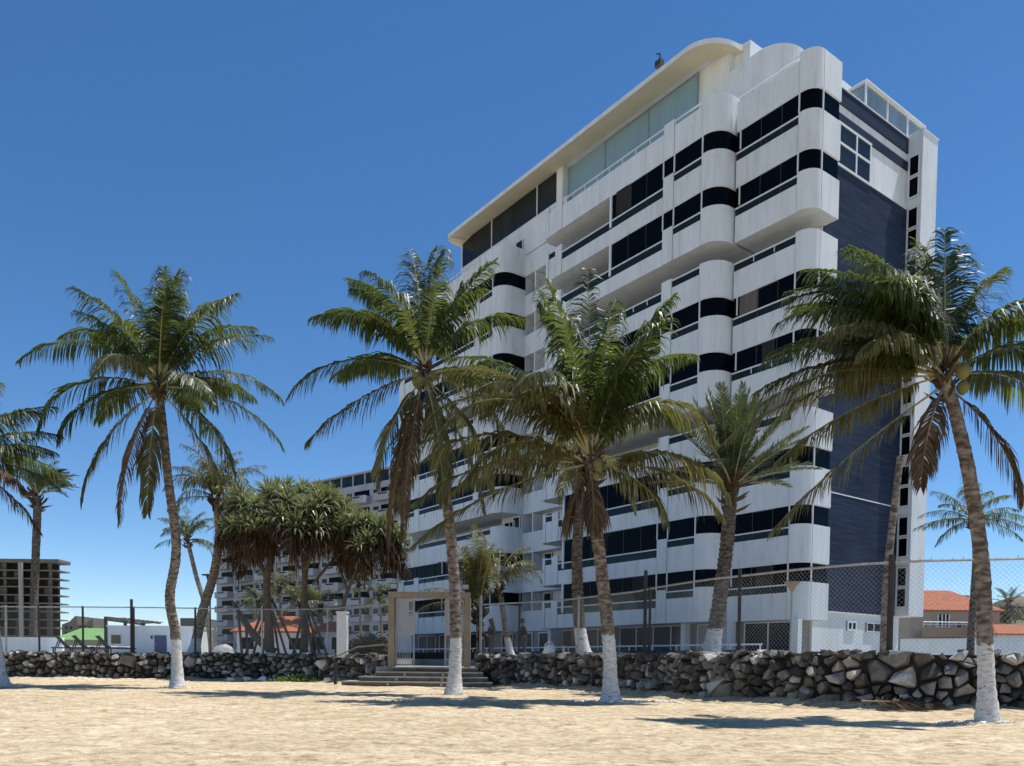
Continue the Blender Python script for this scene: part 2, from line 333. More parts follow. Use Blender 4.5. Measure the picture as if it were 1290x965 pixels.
# ------------------------------------------------------------------ rubble walls
def clip(poly, px, py, nx_, ny_):
    out = []
    for i in range(len(poly)):
        a = poly[i]; b = poly[(i + 1) % len(poly)]
        da = (a[0] - px) * nx_ + (a[1] - py) * ny_; db = (b[0] - px) * nx_ + (b[1] - py) * ny_
        if da <= 0: out.append(a)
        if (da < 0) != (db < 0) and da != db:
            t = da / (da - db); out.append((a[0] + (b[0] - a[0]) * t, a[1] + (b[1] - a[1]) * t))
    return out
def rubble_wall(name, label, path, H, cell, seed):
    rr = random.Random(seed); P = [Vector((p[0], p[1], 0)) for p in path]
    acc = [0]
    for a, b in zip(P, P[1:]): acc.append(acc[-1] + (b - a).length)
    T = acc[-1]
    def pos(s):
        s = min(max(s, 0), T - 1e-4)
        for i in range(len(P) - 1):
            if s <= acc[i + 1]:
                k = (s - acc[i]) / (acc[i + 1] - acc[i]); p = P[i].lerp(P[i + 1], k)
                # smoothed tangent
                ta = (P[min(i + 1, len(P) - 1)] - P[max(i - 1, 0)]).normalized(); tb = (P[min(i + 2, len(P) - 1)] - P[i]).normalized()
                t = ta.lerp(tb, k).normalized(); return p, Vector((t.y, -t.x, 0))
    root = thing(name, label, 'stone wall', (P[0].x, P[0].y, 0)); O_ = P[0]
    core = MB(); o1 = inset(path, .1); o2 = inset(path, .5)
    for i in range(len(path) - 1):
        q = [o1[i], o1[i + 1], o2[i + 1], o2[i]]
        core.prism([(a[0] - O_.x, a[1] - O_.y) for a in q], -.1, H - .08)
    core.build('mortar_core', MORT, root)
    seeds = []; tries = 0; target = int(T * H / (cell * cell * .62))
    big = [(rr.uniform(0, T), rr.uniform(0, H), rr.uniform(1.3, 1.9)) for _ in range(int(T * .28))]
    while tries < target * 14:
        tries += 1; a = rr.uniform(-.4, T + .4); b = rr.uniform(-.35, H + .3); f_ = rr.uniform(.5, 1.05)
        for (x_, y_, k_) in big:
            if abs(a - x_) < .5 and abs(b - y_) < .4: f_ = k_
        sk = .55 * math.sin(a * 1.7 + 2 * math.sin(b * 2 + a * .6))
        if all(((a - q[0]) ** 2 + (1.35 * (b - q[1]) + sk * (a - q[0])) ** 2) > (cell * .5 * (f_ + q[2])) ** 2 * .8 for q in seeds if abs(a - q[0]) < 1.3): seeds.append((a, b, f_))
    sm = MB()
    for i, s in enumerate(seeds):
        if not (0 < s[0] < T and -.05 < s[1] < H + .02): continue
        R_ = cell * 1.7; poly = [(s[0] - R_, s[1] - R_), (s[0] + R_, s[1] - R_), (s[0] + R_, s[1] + R_), (s[0] - R_, s[1] + R_)]
        for j, q in enumerate(seeds):
            if i == j or abs(q[0] - s[0]) > 2 * R_ or abs(q[1] - s[1]) > 2 * R_: continue
            dx, dy = q[0] - s[0], q[1] - s[1]; l = math.hypot(dx, dy)
            an = math.atan2(dy, dx) + .35 * math.sin(i * 7.1 + j * 7.1); poly = clip(poly, s[0] + dx * s[2] / (s[2] + q[2]) - dx / l * .012, s[1] + dy * s[2] / (s[2] + q[2]) - dy / l * .012, math.cos(an), math.sin(an))
            if len(poly) < 3: break
        if len(poly) < 3: continue
        cx = sum(p[0] for p in poly) / len(poly); cy = sum(p[1] for p in poly) / len(poly)
        dep = rr.uniform(-.02, .2); tx = rr.uniform(-.9, .9); ty = rr.uniform(-1.2, .5); pts = []
        for (a, b) in poly:
            b = min(max(b, -.12), H + rr.uniform(-.05, .07)); a = min(max(a, 0), T)
            p, n = pos(a); pts.append(p - n * .22 + Vector((0, 0, b)) - O_)
            k = rr.uniform(.45, .98); aa = cx + (a - cx) * k; bb = cy + (b - cy) * k
            p, n = pos(aa); dd = dep + (aa - cx) * tx + (bb - cy) * ty + rr.uniform(-.05, .05)
            pts.append(p + n * max(-.12, min(.3, dd)) + Vector((0, 0, bb)) - O_)
        for _ in range(2):
            a = cx + rr.uniform(-.35, .35) * cell; b = cy + rr.uniform(-.35, .35) * cell
            p, n = pos(a); pts.append(p + n * (dep + rr.uniform(0, .09)) + Vector((0, 0, min(b, H))) - O_)
        try: sm.hull(pts)
        except Exception: pass
    # cap stones along the top
    s = .1
    while s < T - .1:
        l = rr.uniform(.2, .5); p, n = pos(s); zt = H + rr.uniform(-.06, .05)
        pts = [p - n * (.1 + rr.uniform(-.2, .12)) + Vector((rr.uniform(-.5, .5) * l, rr.uniform(-.5, .5) * l, zt + rr.uniform(-.16, .03))) - O_ for _ in range(9)]
        sm.hull(pts); s += l * rr.uniform(.5, 1.1)
    sm.build('stone', ROCK, root)
    return root
rubble_wall('stone_wall', 'long dark rubble stone retaining wall left of the gate steps', LW, 1.32, .37, 3)
rubble_wall('stone_wall', 'dark rubble stone retaining wall right of the gate, curving towards the camera', RW, 1.36, .36, 5)

# loose white stones, pebbles
def pebbles(name, spots, seed):
    rr = random.Random(seed); mb = MB()
    for (x, y, rx, ry, n, s0, s1) in spots:
        for _ in range(n):
            a = rr.uniform(0, 6.283); k = math.sqrt(rr.random()); px, py = x + math.cos(a) * rx * k, y + math.sin(a) * ry * k
            s = rr.uniform(s0, s1); z = zground(px, py)
            mb.hull([(px + rr.uniform(-1, 1) * s, py + rr.uniform(-1, 1) * s, z + rr.uniform(-.2, .9) * s) for _ in range(8)])
    o = mb.build(name, PEB); o['kind'] = 'stuff'; return o
pebbles('white_gravel', [(2.6, 20.8, 1.2, .38, 200, .025, .07), (3.6, 20.9, 1.0, .3, 130, .025, .065), (8.7, 14.7, 1.0, .36, 200, .015, .045), (-1.9, 24.9, .7, .3, 50, .02, .04), (-11.6, 28.8, 1.0, .3, 60, .02, .05), (-17, 27.6, .8, .3, 40, .02, .05)], 4)
k = 0
for (x, y, s) in [(-12.4, 38.0, .22), (-11.7, 38.05, .28), (-11.1, 38.1, .2), (-10.6, 37.9, .24), (-13.2, 38.1, .2), (-9.0, 37.4, .22), (-8.4, 37.0, .25), (-10.0, 37.6, .12)]:
    mb = MB(); rr = random.Random(int(x * 100))
    mb.hull([(rr.uniform(-1, 1) * s, rr.uniform(-.7, .7) * s, rr.uniform(-.3, .8) * s) for _ in range(14)])
    o = mb.build('pale_boulder', PEB, loc=(x, y, .05))
    tag(o, 'pale loose stone lying at the foot of the left rubble wall near the green creeper', 'stone', 'pale loose stones at the foot of the left wall')
mb = MB(); rr = random.Random(11)
for _ in range(420):
    a = rr.uniform(0, 6.28); k = math.sqrt(rr.random()); p = Vector((math.cos(a) * k * 1.35, math.sin(a) * k * .4, rr.uniform(0, .32) * (1.1 - k)))
    d = Vector((rr.uniform(-1, 1), rr.uniform(-1, 1), rr.uniform(.2, 1.2))).normalized() * rr.uniform(.08, .2); q = d.cross(Vector((0, 0, 1))).normalized() * .045
    mb.face([p - q * .3, p + d * .5 - q, p + d, p + d * .5 + q])
tag(mb.build('creeper_plant', GRASS, loc=(-9.8, 37.3, .03)), 'low bright green creeper growing on the sand against the left rubble wall', 'plant')

# ------------------------------------------------------------------ main building
PSI = 0.6385128
BO = Vector((14.48626488, 40.79065111, TZ - .05))
bld = thing('apartment_building', 'large white apartment tower with dark glass bands and a navy end wall', 'building', BO, PSI - math.pi / 2)
T0 = 5.25
def T(k): return T0 + 2.9 * k
ZB = BO.z
class BB(MB):
    """points given as u (along the front, away from the near corner), v (inwards), world z"""
    def build(s, name, mats, parent=None, smooth=False):
        s.v = [(-a, b, c - ZB) for a, b, c in s.v]; return MB.build(s, name, mats, parent if parent is not None else bld, smooth)
def off(path, d):
    out = []
    for i, p in enumerate(path):
        a = path[max(i - 1, 0)]; b = path[min(i + 1, len(path) - 1)]
        def nrm(p0, p1):
            dx, dy = p1[0] - p0[0], p1[1] - p0[1]; l = math.hypot(dx, dy) or 1; return (-dy / l, dx / l)
        n1 = nrm(a, p) if i > 0 else nrm(p, b); n2 = nrm(p, b) if i < len(path) - 1 else n1
        mx_, my_ = n1[0] + n2[0], n1[1] + n2[1]; l = math.hypot(mx_, my_) or 1; mx_ /= l; my_ /= l
        c = max(.5, mx_ * n1[0] + my_ * n1[1]); out.append((p[0] + mx_ * d / c, p[1] + my_ * d / c))
    return out
def strip(mb, path, d0, d1, z0, z1):
    if len(path) < 2: return
    a = off(path, d0); b = off(path, d1); mb.prism(a + b[::-1], z0, z1)
def arc(cu, cv, a, b, t0, t1, n=9):
    return [(cu + a * math.cos(R(t0 + (t1 - t0) * i / n)), cv + b * math.sin(R(t0 + (t1 - t0) * i / n))) for i in range(n + 1)]
# each bay: points right to left with the kind of parapet of the segment that starts there
def bay(parts):
    pts = []; kinds = []
    for kind, pp in parts:
        for p in pp:
            if pts and math.hypot(pts[-1][0] - p[0], pts[-1][1] - p[1]) < 1e-4: continue
            pts.append(p); kinds.append(kind)
    return pts, kinds
B1 = bay([('full', [(.84, 2.27), (0, 2.27), (0, .74)]), ('full', arc(.74, .74, .74, .74, 180, 270)), ('full', [(.9, 0)]), ('low', [(4.7, 0)])])
# kinds describe the segment ENDING at the point
B2 = bay([('full', [(4.82, .4), (4.82, -.2)]), ('full', arc(5.87, -.2, 1.05, 1.05, 180, 270)), ('full', [(5.99, -1.25)]), ('low', [(8.0, -1.25)]), ('full', [(8.77, -1.25)]), ('low2', [(17.75, -1.2)]), ('full', [(18.4, -1.2)]), ('low', [(19.1, -1.2)]), ('full', arc(19.1, -.5, .75, .7, 270, 360, 7)), ('full', [(19.85, 1.02)])])
B3 = bay([('full', [(24.5, 1.05), (24.5, -.1)]), ('full', arc(25.55, -.1, 1.05, 1.05, 180, 270)), ('full', [(25.7, -1.15)]), ('low', [(27.4, -1.12)]), ('full', [(28.1, -1.12)]), ('low', [(36.3, -1.12)]), ('full', [(37.1, -1.12)]), ('low', [(38.9, -1.12)]), ('full', [(39.3, -1.12), (39.3, .6)])])
V0 = {0: 0.0, 1: -1.25, 2: -1.15}
OPEN = {0: {7, 4}, 1: {7, 4}, 2: {3, 6}}
MULL = {0: [.0, .9, 4.45], 1: [5.97, 7.98, 8.79], 2: [25.7, 27.8, 32.5]}
# frontage core
core = BB()
core.prism([(.85, 2.2), (33.9, 2.2), (33.9, 10.4), (.85, 10.4)], 26.0, 31.0)
core.prism([(.86, 2.21), (42.6, 2.21), (42.6, 10.39), (.86, 10.39)], TZ - .05, 26.6)
core.prism([(24.6, .98), (27.2, .98), (27.2, 2.3), (24.6, 2.3)], TZ - .05, 33.2)
core.prism([(19.95, 1.95), (24.62, 1.95), (24.62, 2.31), (19.95, 2.31)], TZ - .05, 33.2)
for k in range(11):
    core.prism([(19.9, 1.0), (24.61, 1.0), (24.61, 1.14), (19.9, 1.14)], T(k) - 1.9, T(k) - .4 if k < 10 else T(k) - 1.0); core.prism([(19.9, 1.12), (24.61, 1.12), (24.61, 1.97), (19.9, 1.97)], T(k) - 1.895, T(k) - 1.6)
core.prism([(40.32, .55), (42.9, .55), (42.9, 2.4), (40.32, 2.4)], TZ - .05, 26.7)
core.build('wall', WHITE)
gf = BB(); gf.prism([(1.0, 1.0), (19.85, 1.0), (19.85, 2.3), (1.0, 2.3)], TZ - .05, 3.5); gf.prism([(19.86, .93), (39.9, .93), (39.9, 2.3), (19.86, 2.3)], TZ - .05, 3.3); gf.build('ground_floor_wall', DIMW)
def cut(path, ua, ub):
    """the piece of a bay path between two u values on its straight run"""
    out = []
    for p, q in zip(path, path[1:]):
        lo, hi = p[0], q[0]
        if abs(hi - lo) < 1e-6 or p[1] != p[1]: 
            if ua <= lo <= ub: out.append(p)
            continue
        for u in sorted((max(lo, ua), min(hi, ub))) if min(hi, ub) >= max(lo, ua) else []:
            pt = (u, p[1] + (q[1] - p[1]) * (u - lo) / (hi - lo))
            if not out or math.hypot(out[-1][0] - pt[0], out[-1][1] - pt[1]) > 1e-4: out.append(pt)
    return out
B3S = bay([('full', [(24.5, 1.05), (24.5, -.1)]), ('full', arc(25.55, -.1, 1.05, 1.05, 180, 270)), ('full', [(25.7, -1.15)]), ('low', [(27.4, -1.12)]), ('full', [(28.1, -1.12)]), ('low', [(33.2, -1.12)]), ('full', [(33.8, -1.12), (33.8, 2.1)])])
for bi in range(3):
    for k in range(10):
        pts, kinds = (B1, B2, B3S if k >= 8 else B3)[bi]
        Tk = T(k); mb = BB()
        # parapet runs
        runs = []; cur = [pts[0]]; kk = kinds[1]
        for i in range(1, len(pts)):
            if kinds[i] != kk: runs.append((kk, cur)); cur = [pts[i - 1]]; kk = kinds[i]
            cur.append(pts[i])
        runs.append((kk, cur))
        for ri_, (kd, run) in enumerate(runs):
            eps = .002 * (ri_ % 2)
            d0 = .03 if kd != 'full' else eps
            drop = 0 if kd == 'full' or (bi == 2 and k == 9 and ri_ == 1) else ((.36 if k == 9 else .52) if kd == 'low' else (.45 if k == 9 else 1.0))
            strip(mb, run, d0, .15, Tk - 1.9 + eps, Tk - drop)
            if ri_:   # open joint between precast panels
                q = run[0]; mb.mi = 1; mb.box((q[0] - .008, q[1] - .004, Tk - 1.895), (q[0] + .008, q[1] + .02, Tk - drop - .01)); mb.mi = 0
        ins = off(pts, .1)
        mb.prism(ins + [(ins[-1][0], 2.25), (ins[0][0], 2.25)] if bi else ins[:] + [(ins[-1][0], 2.25)], Tk - 1.88, Tk - 1.66)
        if bi == 0: mb.mi = 1; mb.box((-.006, .73, Tk - 1.895), (.02, .755, Tk - .01)); mb.mi = 0
        bal = mb.build('balcony', [WHITE2 if (bi == 2 or k in (8, 3)) else WHITE, JOINT])
        rl = BB()
        for kd, run in runs:
            if kd != 'full' and not (bi == 2 and k == 9 and run is runs[1][1]):
                zr = Tk - .1 if kd == 'low' or k == 9 else Tk - .5
                strip(rl, run, .0, .07, zr - .07, zr)
                if k < 9: rl.mi = 1; strip(rl, run, .05, .065, zr - .5, zr - .05); rl.mi = 0
                L_ = run[-1][0] - run[0][0]
                if k in (4, 6) or k == 9:
                    n = max(1, int(L_ / 1.1))
                    for j in range(1, n):
                        u = run[0][0] + L_ * j / n; rl.box((u - .02, run[0][1] + .015, zr - .34), (u + .02, run[0][1] + .049, zr - .05))
        rl.build('railing', [FRAME, BALG], bal)
        if k == 0: continue
        if k in OPEN[bi]:
            g = BB(); u0, u1 = pts[0][0] + .9, pts[-1][0] - .8
            u = u0; fr = BB()
            vb = .9 if bi == 2 else 2.12
            if bi == 1: u1 -= .6
            z0, z1 = T(k - 1) - 1.64, T(k - 1) + .62
            while u + 1.2 < u1:
                wd = rnd.choice((1.3, 1.8, 2.4))
                if u + wd > u1: break
                if bi == 2: vb = .9 if u + wd < 27.1 else 2.12
                if bi == 2 and u < 27.2 < u + wd: u = 27.3; continue
                g.box((u, vb, z0), (u + wd, vb + .05, z1))
                for a in (u, u + wd / 2, u + wd): fr.box((a - .03, vb - .03, z0), (a + .03, vb - .002, z1 + .03))
                fr.box((u - .03, vb - .032, z1 - .02), (u + wd + .03, vb - .004, z1 + .05))
                u += wd + rnd.choice((.35, .9))
            g = g.build('window', GLASS); fr.build('frame', FRAME, g)
            continue
        # glazed
        ga = pts
        if bi == 1:
            lim = 13.1 if k in (8, 9) else 17.2
            ga = [p for p in pts if p[0] < 10]; ga.append((lim, -1.22)); ga.append((lim, 2.2))
        if bi == 2: ga = [p for p in pts]
        g = BB(); strip(g, ga, .07, .1, T(k - 1) - 1.0, Tk - 1.88); g = g.build('window', GLASS)
        fr = BB(); zz0, zz1 = T(k - 1) + .0, Tk - 1.9
        strip(fr, ga, .035, .06, zz1 - .045, zz1 - .002)
        for u in MULL[bi]:
            if bi == 0 and u == 0: fr.box((-.005, .71, zz0), (.06, .77, zz1)); continue
            v = V0[bi]
            wdt = .03
            fr.box((u - wdt, v + .01, zz0), (u + wdt, v + .075, zz1))
        if bi == 1:
            fr.box((lim - .08, -1.235, zz0 - .9), (lim + .08, -1.04, zz1))
        fr.build('frame', FRAME, g)
        dm = BB(); u = (1.9, 10.1, 29.4)[bi]; ue = (4.3, lim if bi == 1 else 0, 33 if k >= 8 else 38.8)[bi]
        while u < ue - .5: dm.box((u - .02, V0[bi] + .045, zz0 - .9), (u + .02, V0[bi] + .069, zz1)); u += (1.25, 1.45, 1.5)[bi]
        if bi != 1 or lim > 11: dm.box(((1.9, 10.1, 29.4)[bi], V0[bi] + .046, zz1 - .1), (u - (1.25, 1.45, 1.5)[bi], V0[bi] + .068, zz1 - .05))
        dm.build('mullion', mat('dark_mullion', (.035, .036, .038), .4, .3), g)
        cr = BB(); a_ = rnd.uniform(*((1.0, 3.4), (9.6, 12.0), (30, 33))[bi])
        if (bi, k) == (0, 6): a_ = 3.1
        if (bi, k) == (0, 6) or rnd.random() < .35:
            cr.box((a_, V0[bi] + .055, T(k - 1) - .4), (a_ + rnd.uniform(.7, 1.3), V0[bi] + .068, Tk - 1.9)); cr.build('curtain', mat('dim_curtain', (.17, .15, .125), .9, .1, vary=.3, vscale=3, vec=(4, 4, .2)) if (bi, k) == (0, 6) else mat('dark_curtain', (.045, .043, .04), .9, .1, vary=.5, vscale=3, vec=(4, 4, .2)), g)
        if bi == 1:   # open loggia left of the glass: door and side panel
            d = BB(); d.box((lim + 1.2, 2.12, T(k - 1) - 1.64), (min(lim + 3.2, 19.2), 2.17, T(k - 1) + .5)); d.build('door', GREYG)
# end wall
e = BB(); e.box((.78, 2.28, 3.93), (.86, 10.3, 27.1)); e.box((.785, 2.28, 29.3), (.865, 10.3, 29.78)); e.box((.78, 2.28, 30.25), (.86, 10.35, 31.06))
e.build('navy_wall', NAVY)
g = BB(); g.box((.76, 2.9, 27.18), (.84, 6.35, 29.26)); g = g.build('window', GREYG)
fr = BB()
for v in (2.9, 4.98, 6.35): fr.box((.72, v - .06, 27.1), (.775, v + .06, 29.3))
for z in (27.13, 28.25, 29.24): fr.box((.715, 2.84, z - .06), (.77, 6.41, z + .06))
fr.build('frame', FRAME, g)
for a_, b_ in (((.74, 2.28, 27.1), (.9, 10.3, 27.14)), ((.74, 2.28, 3.88), (.9, 10.3, 3.94)), ((.74, 2.28, 31.06), (1.0, 10.4, 31.12)), ((.755, 2.28, 10.2), (.9, 10.3, 10.26))):
    cp = BB(); cp.box(a_, b_); cp.build('string_course', FRAME)
def wbox(a, b, v_or_u, m=GLASS, face='end', fw=.05, split=0):
    """a window with its frame: on the end wall (u fixed) or on the front (v fixed)"""
    g = BB(); f_ = BB()
    if face == 'end':
        g.box((v_or_u, a[0], a[1]), (v_or_u + .08, b[0], b[1]))
        for p in [a[0], b[0]] + [a[0] + (b[0] - a[0]) * (i + 1) / (split + 1) for i in range(split)]: f_.box((v_or_u - .04, p - fw / 2, a[1]), (v_or_u - .003, p + fw / 2, b[1]))
        for z in (a[1], b[1]): f_.box((v_or_u - .045, a[0] - fw / 2, z - fw / 2), (v_or_u - .002, b[0] + fw / 2, z + fw / 2))
    else:
        g.box((a[0], v_or_u, a[1]), (b[0], v_or_u + .08, b[1]))
        for p in [a[0], b[0]] + [a[0] + (b[0] - a[0]) * (i + 1) / (split + 1) for i in range(split)]: f_.box((p - fw / 2, v_or_u - .04, a[1]), (p + fw / 2, v_or_u - .003, b[1]))
        for z in (a[1], b[1]): f_.box((a[0] - fw / 2, v_or_u - .045, z - fw / 2), (b[0] + fw / 2, v_or_u - .002, z + fw / 2))
    g = g.build('window', m); f_.build('frame', FRAME, g); return g
wbox((5.47, 3.0), (6.28, 3.45), .80, split=1, fw=.1); wbox((7.4, 2.98), (10.2, 3.45), .80, split=3)
# stair tower
t = BB(); t.box((-.05, 10.31, 3.95), (4, 11.98, 31.2)); t.box((-.1, 10.29, 31.2), (4.05, 12.02, 31.27)); t.box((1.2, 10.3, TZ - .05), (4, 11.6, 3.96)); tw = t.build('stair_tower', WHITE)
for k in range(9):
    z = 4.45 + 2.9 * k
    for q in (0, 1):
        a = z + 1.2 * q
        wbox((.1, a), (.66, a + 1.08), 10.25, face='front', fw=.07)
# glass pavilion on the roof of the end block
g = BB(); g.box((.95, 6.0, 31.1), (1.0, 12.1, 32.4)); g.box((.95, 6.0, 31.1), (4, 6.05, 32.35)); g = g.build('roof_pavilion_glass', PALEG)
f_ = BB()
for v in (6.0, 8.2, 10.35, 12.1): f_.box((.88, v - .06, 31.06), (.95, v + .06, 32.45))
f_.box((.885, 5.95, 32.36), (.945, 12.15, 32.44)); f_.build('frame', FRAME, g)
f_ = BB(); f_.box((.8, 5.85, 32.452), (5.2, 12.25, 32.55)); f_.build('roof_pavilion_top', FRAME)
f_ = BB(); f_.box((2.5, 10.6, 31.06), (5.0, 12.2, 32.45)); f_.build('roof_pavilion_wall', WHITE)
# penthouse
p = BB()
rc = arc(4.5, 3.1, 1.5, 1.6, 180, 270)
p.prism(rc + [(6.5, 1.5), (6.5, 9.0), (3.0, 9.0)], 29.6, 34.2)
p.prism([(6.5, 1.5), (33.2, 1.5), (33.2, 9), (6.5, 9)], 29.6, 35.44)
p.prism([(5.5, 2.0), (6.49, 1.9), (6.49, 8), (5.5, 8)], 34.2, 35.6)
p.prism([(20.3, .93), (20.95, .93), (20.95, 1.6), (20.3, 1.6)], 29.7, 35.42)
p.prism([(20.96, .95), (33.2, .95), (33.2, 1.6), (20.96, 1.6)], 31.0, 33.2)
p.build('penthouse_wall', WHITE)
g = BB(); g.box((8.7, 1.42, 29.7), (20.28, 1.49, 35.43)); g = g.build('penthouse_window', TEAL)
f_ = BB()
for u in (8.7, 12.6, 16.5): f_.box((u - .025, 1.38, 29.7), (u + .04, 1.415, 35.4))
f_.box((8.66, 1.382, 35.3), (16.54, 1.413, 35.39)); f_.build('frame', STEEL, g)
g = BB(); g.box((20.97, 1.0, 33.24), (33.15, 1.49, 35.4)); g = g.build('penthouse_window', GREYG)
f_ = BB()
for u in (23.2, 28.9, 33.1): f_.box((u - .04, .95, 33.2), (u + .04, .998, 35.4))
f_.box((20.97, .9, 33.14), (33.15, .998, 33.235)); f_.build('frame', FRAME, g)
# eave with its deep soffit; warm terrace bounce is put into its cream colour
ed = [(5.9, 9.0), (5.9, 1.6)] + arc(7.9, 1.6, 2.0, 2.2, 180, 270, 12) + [(20.5, -.6), (32.6, -.6)] + arc(32.6, .4, .8, 1.0, 270, 360, 6) + [(33.4, 9)]
inn = off(ed, 2.1)
s_ = BB()
for i in range(len(ed) - 1):
    a, b = ed[i], ed[i + 1]; c, d = inn[i + 1], inn[i]
    if math.hypot(c[0] - d[0], c[1] - d[1]) < 1e-3: continue
    s_.face([(a[0], a[1], 35.12), (b[0], b[1], 35.12), (c[0], c[1], 35.47), (d[0], d[1], 35.47)])
s_.build('soffit', SOFF)
s_ = BB()
for i in range(len(ed) - 1):
    a, b = ed[i], ed[i + 1]
    s_.face([(a[0], a[1], 35.12), (b[0], b[1], 35.12), (b[0], b[1], 35.40), (a[0], a[1], 35.40)])
s_.face([(q[0], q[1], 35.40) for q in ed])
s_.build('roof', WHITE2)
# floodlight on a roof mast
s_ = BB(); s_.tube([(10.6, .2, 35.4), (10.6, .2, 36.3)], .03, 6); s_.box((10.35, .0, 36.2), (10.8, .3, 36.55)); s_.tube([(10.5, .1, 36.5), (10.4, .0, 36.8), (10.65, .0, 36.9)], .05, 6); s_.build('roof_floodlight', DARKM)
# recess between the second and third bays, and the column of windows at the far end
for k in range(1, 11):
    z = T(k - 1)
    wbox((23.75, z - .6), (24.45, z + .9), 1.86, face='front', m=GLASS)
    wbox((22.1, z - .6), (22.95, z + .9), 1.86, face='front', m=GREYG if k % 3 else GLASS)
    if k < 10: rb = BB(); rb.box((23.3, 1.02, z - .41), (23.42, 1.94, z + .98)); rb.build('recess_fin', WHITE)
    wbox((24.75, z - .3), (25.6, z + .9), .9, face='front', m=GREYG, fw=.09)
    if k < 8: wbox((40.75, z - .35), (42.2, z + 1.0), .47, face='front')
for k in (1, 2, 4, 5, 7, 8):
    pass
# ground floor
for (a, b, z0, z1, m, sp) in [(.95, 4.1, 1.55, 3.3, GLASSR, 1), (4.75, 7.4, 1.3, 3.3, CURT, 1), (8.0, 13.8, 1.3, 3.32, GLASSR, 3), (14.6, 17.2, 1.3, 3.3, GLASSR, 1), (17.9, 19.6, 1.3, 3.3, GREYG, 0), (28.0, 31.5, 1.3, 3.3, GLASSR, 1), (32.3, 36.0, 1.3, 3.3, GLASSR, 2), (36.6, 39.6, 1.3, 3.3, GLASSR, 1)]:
    wbox((max(a, 1.05), z0), (b, z1), .85, m=m, face='front', split=sp, fw=.08)
for (a, b) in [(21.0, 22.2), (23.0, 24.6), (25.4, 26.8)]:
    wbox((a, 1.5), (b, 3.2), .84, m=GLASSR, face='front', fw=.08)
for u in (.3, 4.4, 7.7, 14.2, 19.9): c_ = BB(); c_.box((u - .16, -.1, TZ - .05), (u + .16, .25, 3.37)); c_.build('ground_floor_column', WHITE)

# low garden wall with white handrail in front of the ground floor
gw = thing('garden_wall', 'low dark stone garden wall with a white handrail in front of the ground floor windows', 'wall', BO + Vector((0, 0, 0)), PSI - math.pi / 2)
mb = MB(); mb.box((-40, -3.0, 0), (-.2, -2.8, .62)); mb.build('wall', MORT, gw)
mb = MB(); mb.box((-40, -2.94, .85), (-.2, -2.87, .93))
for i in range(23): x = -.3 - i * 1.78; mb.box((x - .03, -2.93, .6), (x + .03, -2.88, .86))
mb.build('handrail', FRAME, gw)

# ------------------------------------------------------------------ gate, steps
st = thing('steps', 'four wide concrete steps leading up from the sand to the gate', 'steps', (-3.8, 32.6, 0))
for i in range(4):
    mb = MB(); xl = -3.05 + i * .62; xr = 3.0 - i * .22; yb = i * .42
    mb.mi = 1; mb.box((xl, yb, -.05), (xr, 1.9, .195 * (i + 1) - .05)); mb.mi = 0; mb.box((xl - .02, yb - .04, .195 * (i + 1) - .05), (xr + .02, 1.9, .195 * (i + 1)))
    for q in (-.35, .95): mb.box((q - .05 - .28 * (3 - i) * (q < 0), yb - .06, .195 * (i + 1) - .16), (q + .05 - .28 * (3 - i) * (q < 0), yb - .035, .195 * (i + 1) - .06)) if i < 3 else None
    mb.build('tread', [CONC, mat('shaded_riser', (.17, .15, .12), .9, .1, vary=.35, vscale=3)], st)  # risers get a darker concrete colour that holds their shade
gt = thing('gate', 'tan portal gate with open grey metal leaves at the top of the steps', 'gate', (-3.49, 34.15, .79))
mb = MB(); mb.box((-1.72, -.2, 0), (-1.46, .25, 3.12)); mb.box((1.46, -.2, 0), (1.72, .25, 3.12)); mb.box((-1.72, -.203, 2.88), (1.72, .253, 3.125))
mb.build('portal_frame', RUST, gt)
for sx in (-1, 1):
    lf = MB(); x0_, x1_ = (.66, 1.40) if sx > 0 else (-1.40, -.66)
    for a in (x0_, x1_): lf.box((a - .03, -.03, .04), (a + .03, .03, 2.8))
    for z in (.05, 1.33, 2.72): lf.box((x0_, -.028, z), (x1_, .028, z + (.14 if z > 1 else .06)))
    lf.box((x0_ + .03, -.01, 1.47), (x1_ - .2, .01, 2.72)); 
    for i in range(3):
        a = x1_ - .17 + i * .05; lf.box((a, -.012, 1.47), (a + .022, .012, 2.72))
    lf.box((x1_ - .2, -.011, 1.47), (x1_ - .03, .011, 2.15)); lf.box((x1_ - .2, -.0115, 2.3), (x1_ - .03, .0115, 2.36))
    for i in range(9):
        a = x0_ + .06 + i * .066; lf.box((a, -.012, .1), (a + .022, .012, 1.33))
    lf.box((x0_ + .03, -.013, .3), (x1_ - .03, .013, .36))
    lf.build('gate_leaf', mat('grey_painted_steel', (.36, .38, .40), .5, .4, vary=.1, vscale=3), gt)
for sx in (-1, 1):
    fl = thing('floodlight', 'small dark floodlight on the %s top corner of the gate frame' % ('left' if sx < 0 else 'right'), 'lamp', (-3.49 + sx * 1.5, 34.1, .79 + 3.13), 0, 'floodlights on the gate frame')
    mb = MB(); mb.box((-.03, -.03, 0), (.03, .03, .1)); mb.build('bracket', DARKM, fl)
    mb = MB(); mb.prism([(-.16, -.12), (.16, -.12), (.11, .12), (-.11, .12)], .1, .34); mb.build('housing', DARKM, fl)
    mb = MB(); mb.box((-.13, -.135, .13), (.13, -.122, .31)); mb.build('lens', STEEL, fl)
pl = MB(); pl.box((-.22, -.22, 0), (.22, .22, 1.98)); pl.box((-.25, -.25, 1.98), (.25, .25, 2.06))
a = at(431.5, 822, 36.6); tag(pl.build('pillar', WHITE, loc=(a.x, a.y, TZ - .02)), 'plain white square pillar standing on the left rubble wall beside the fence', 'pillar')
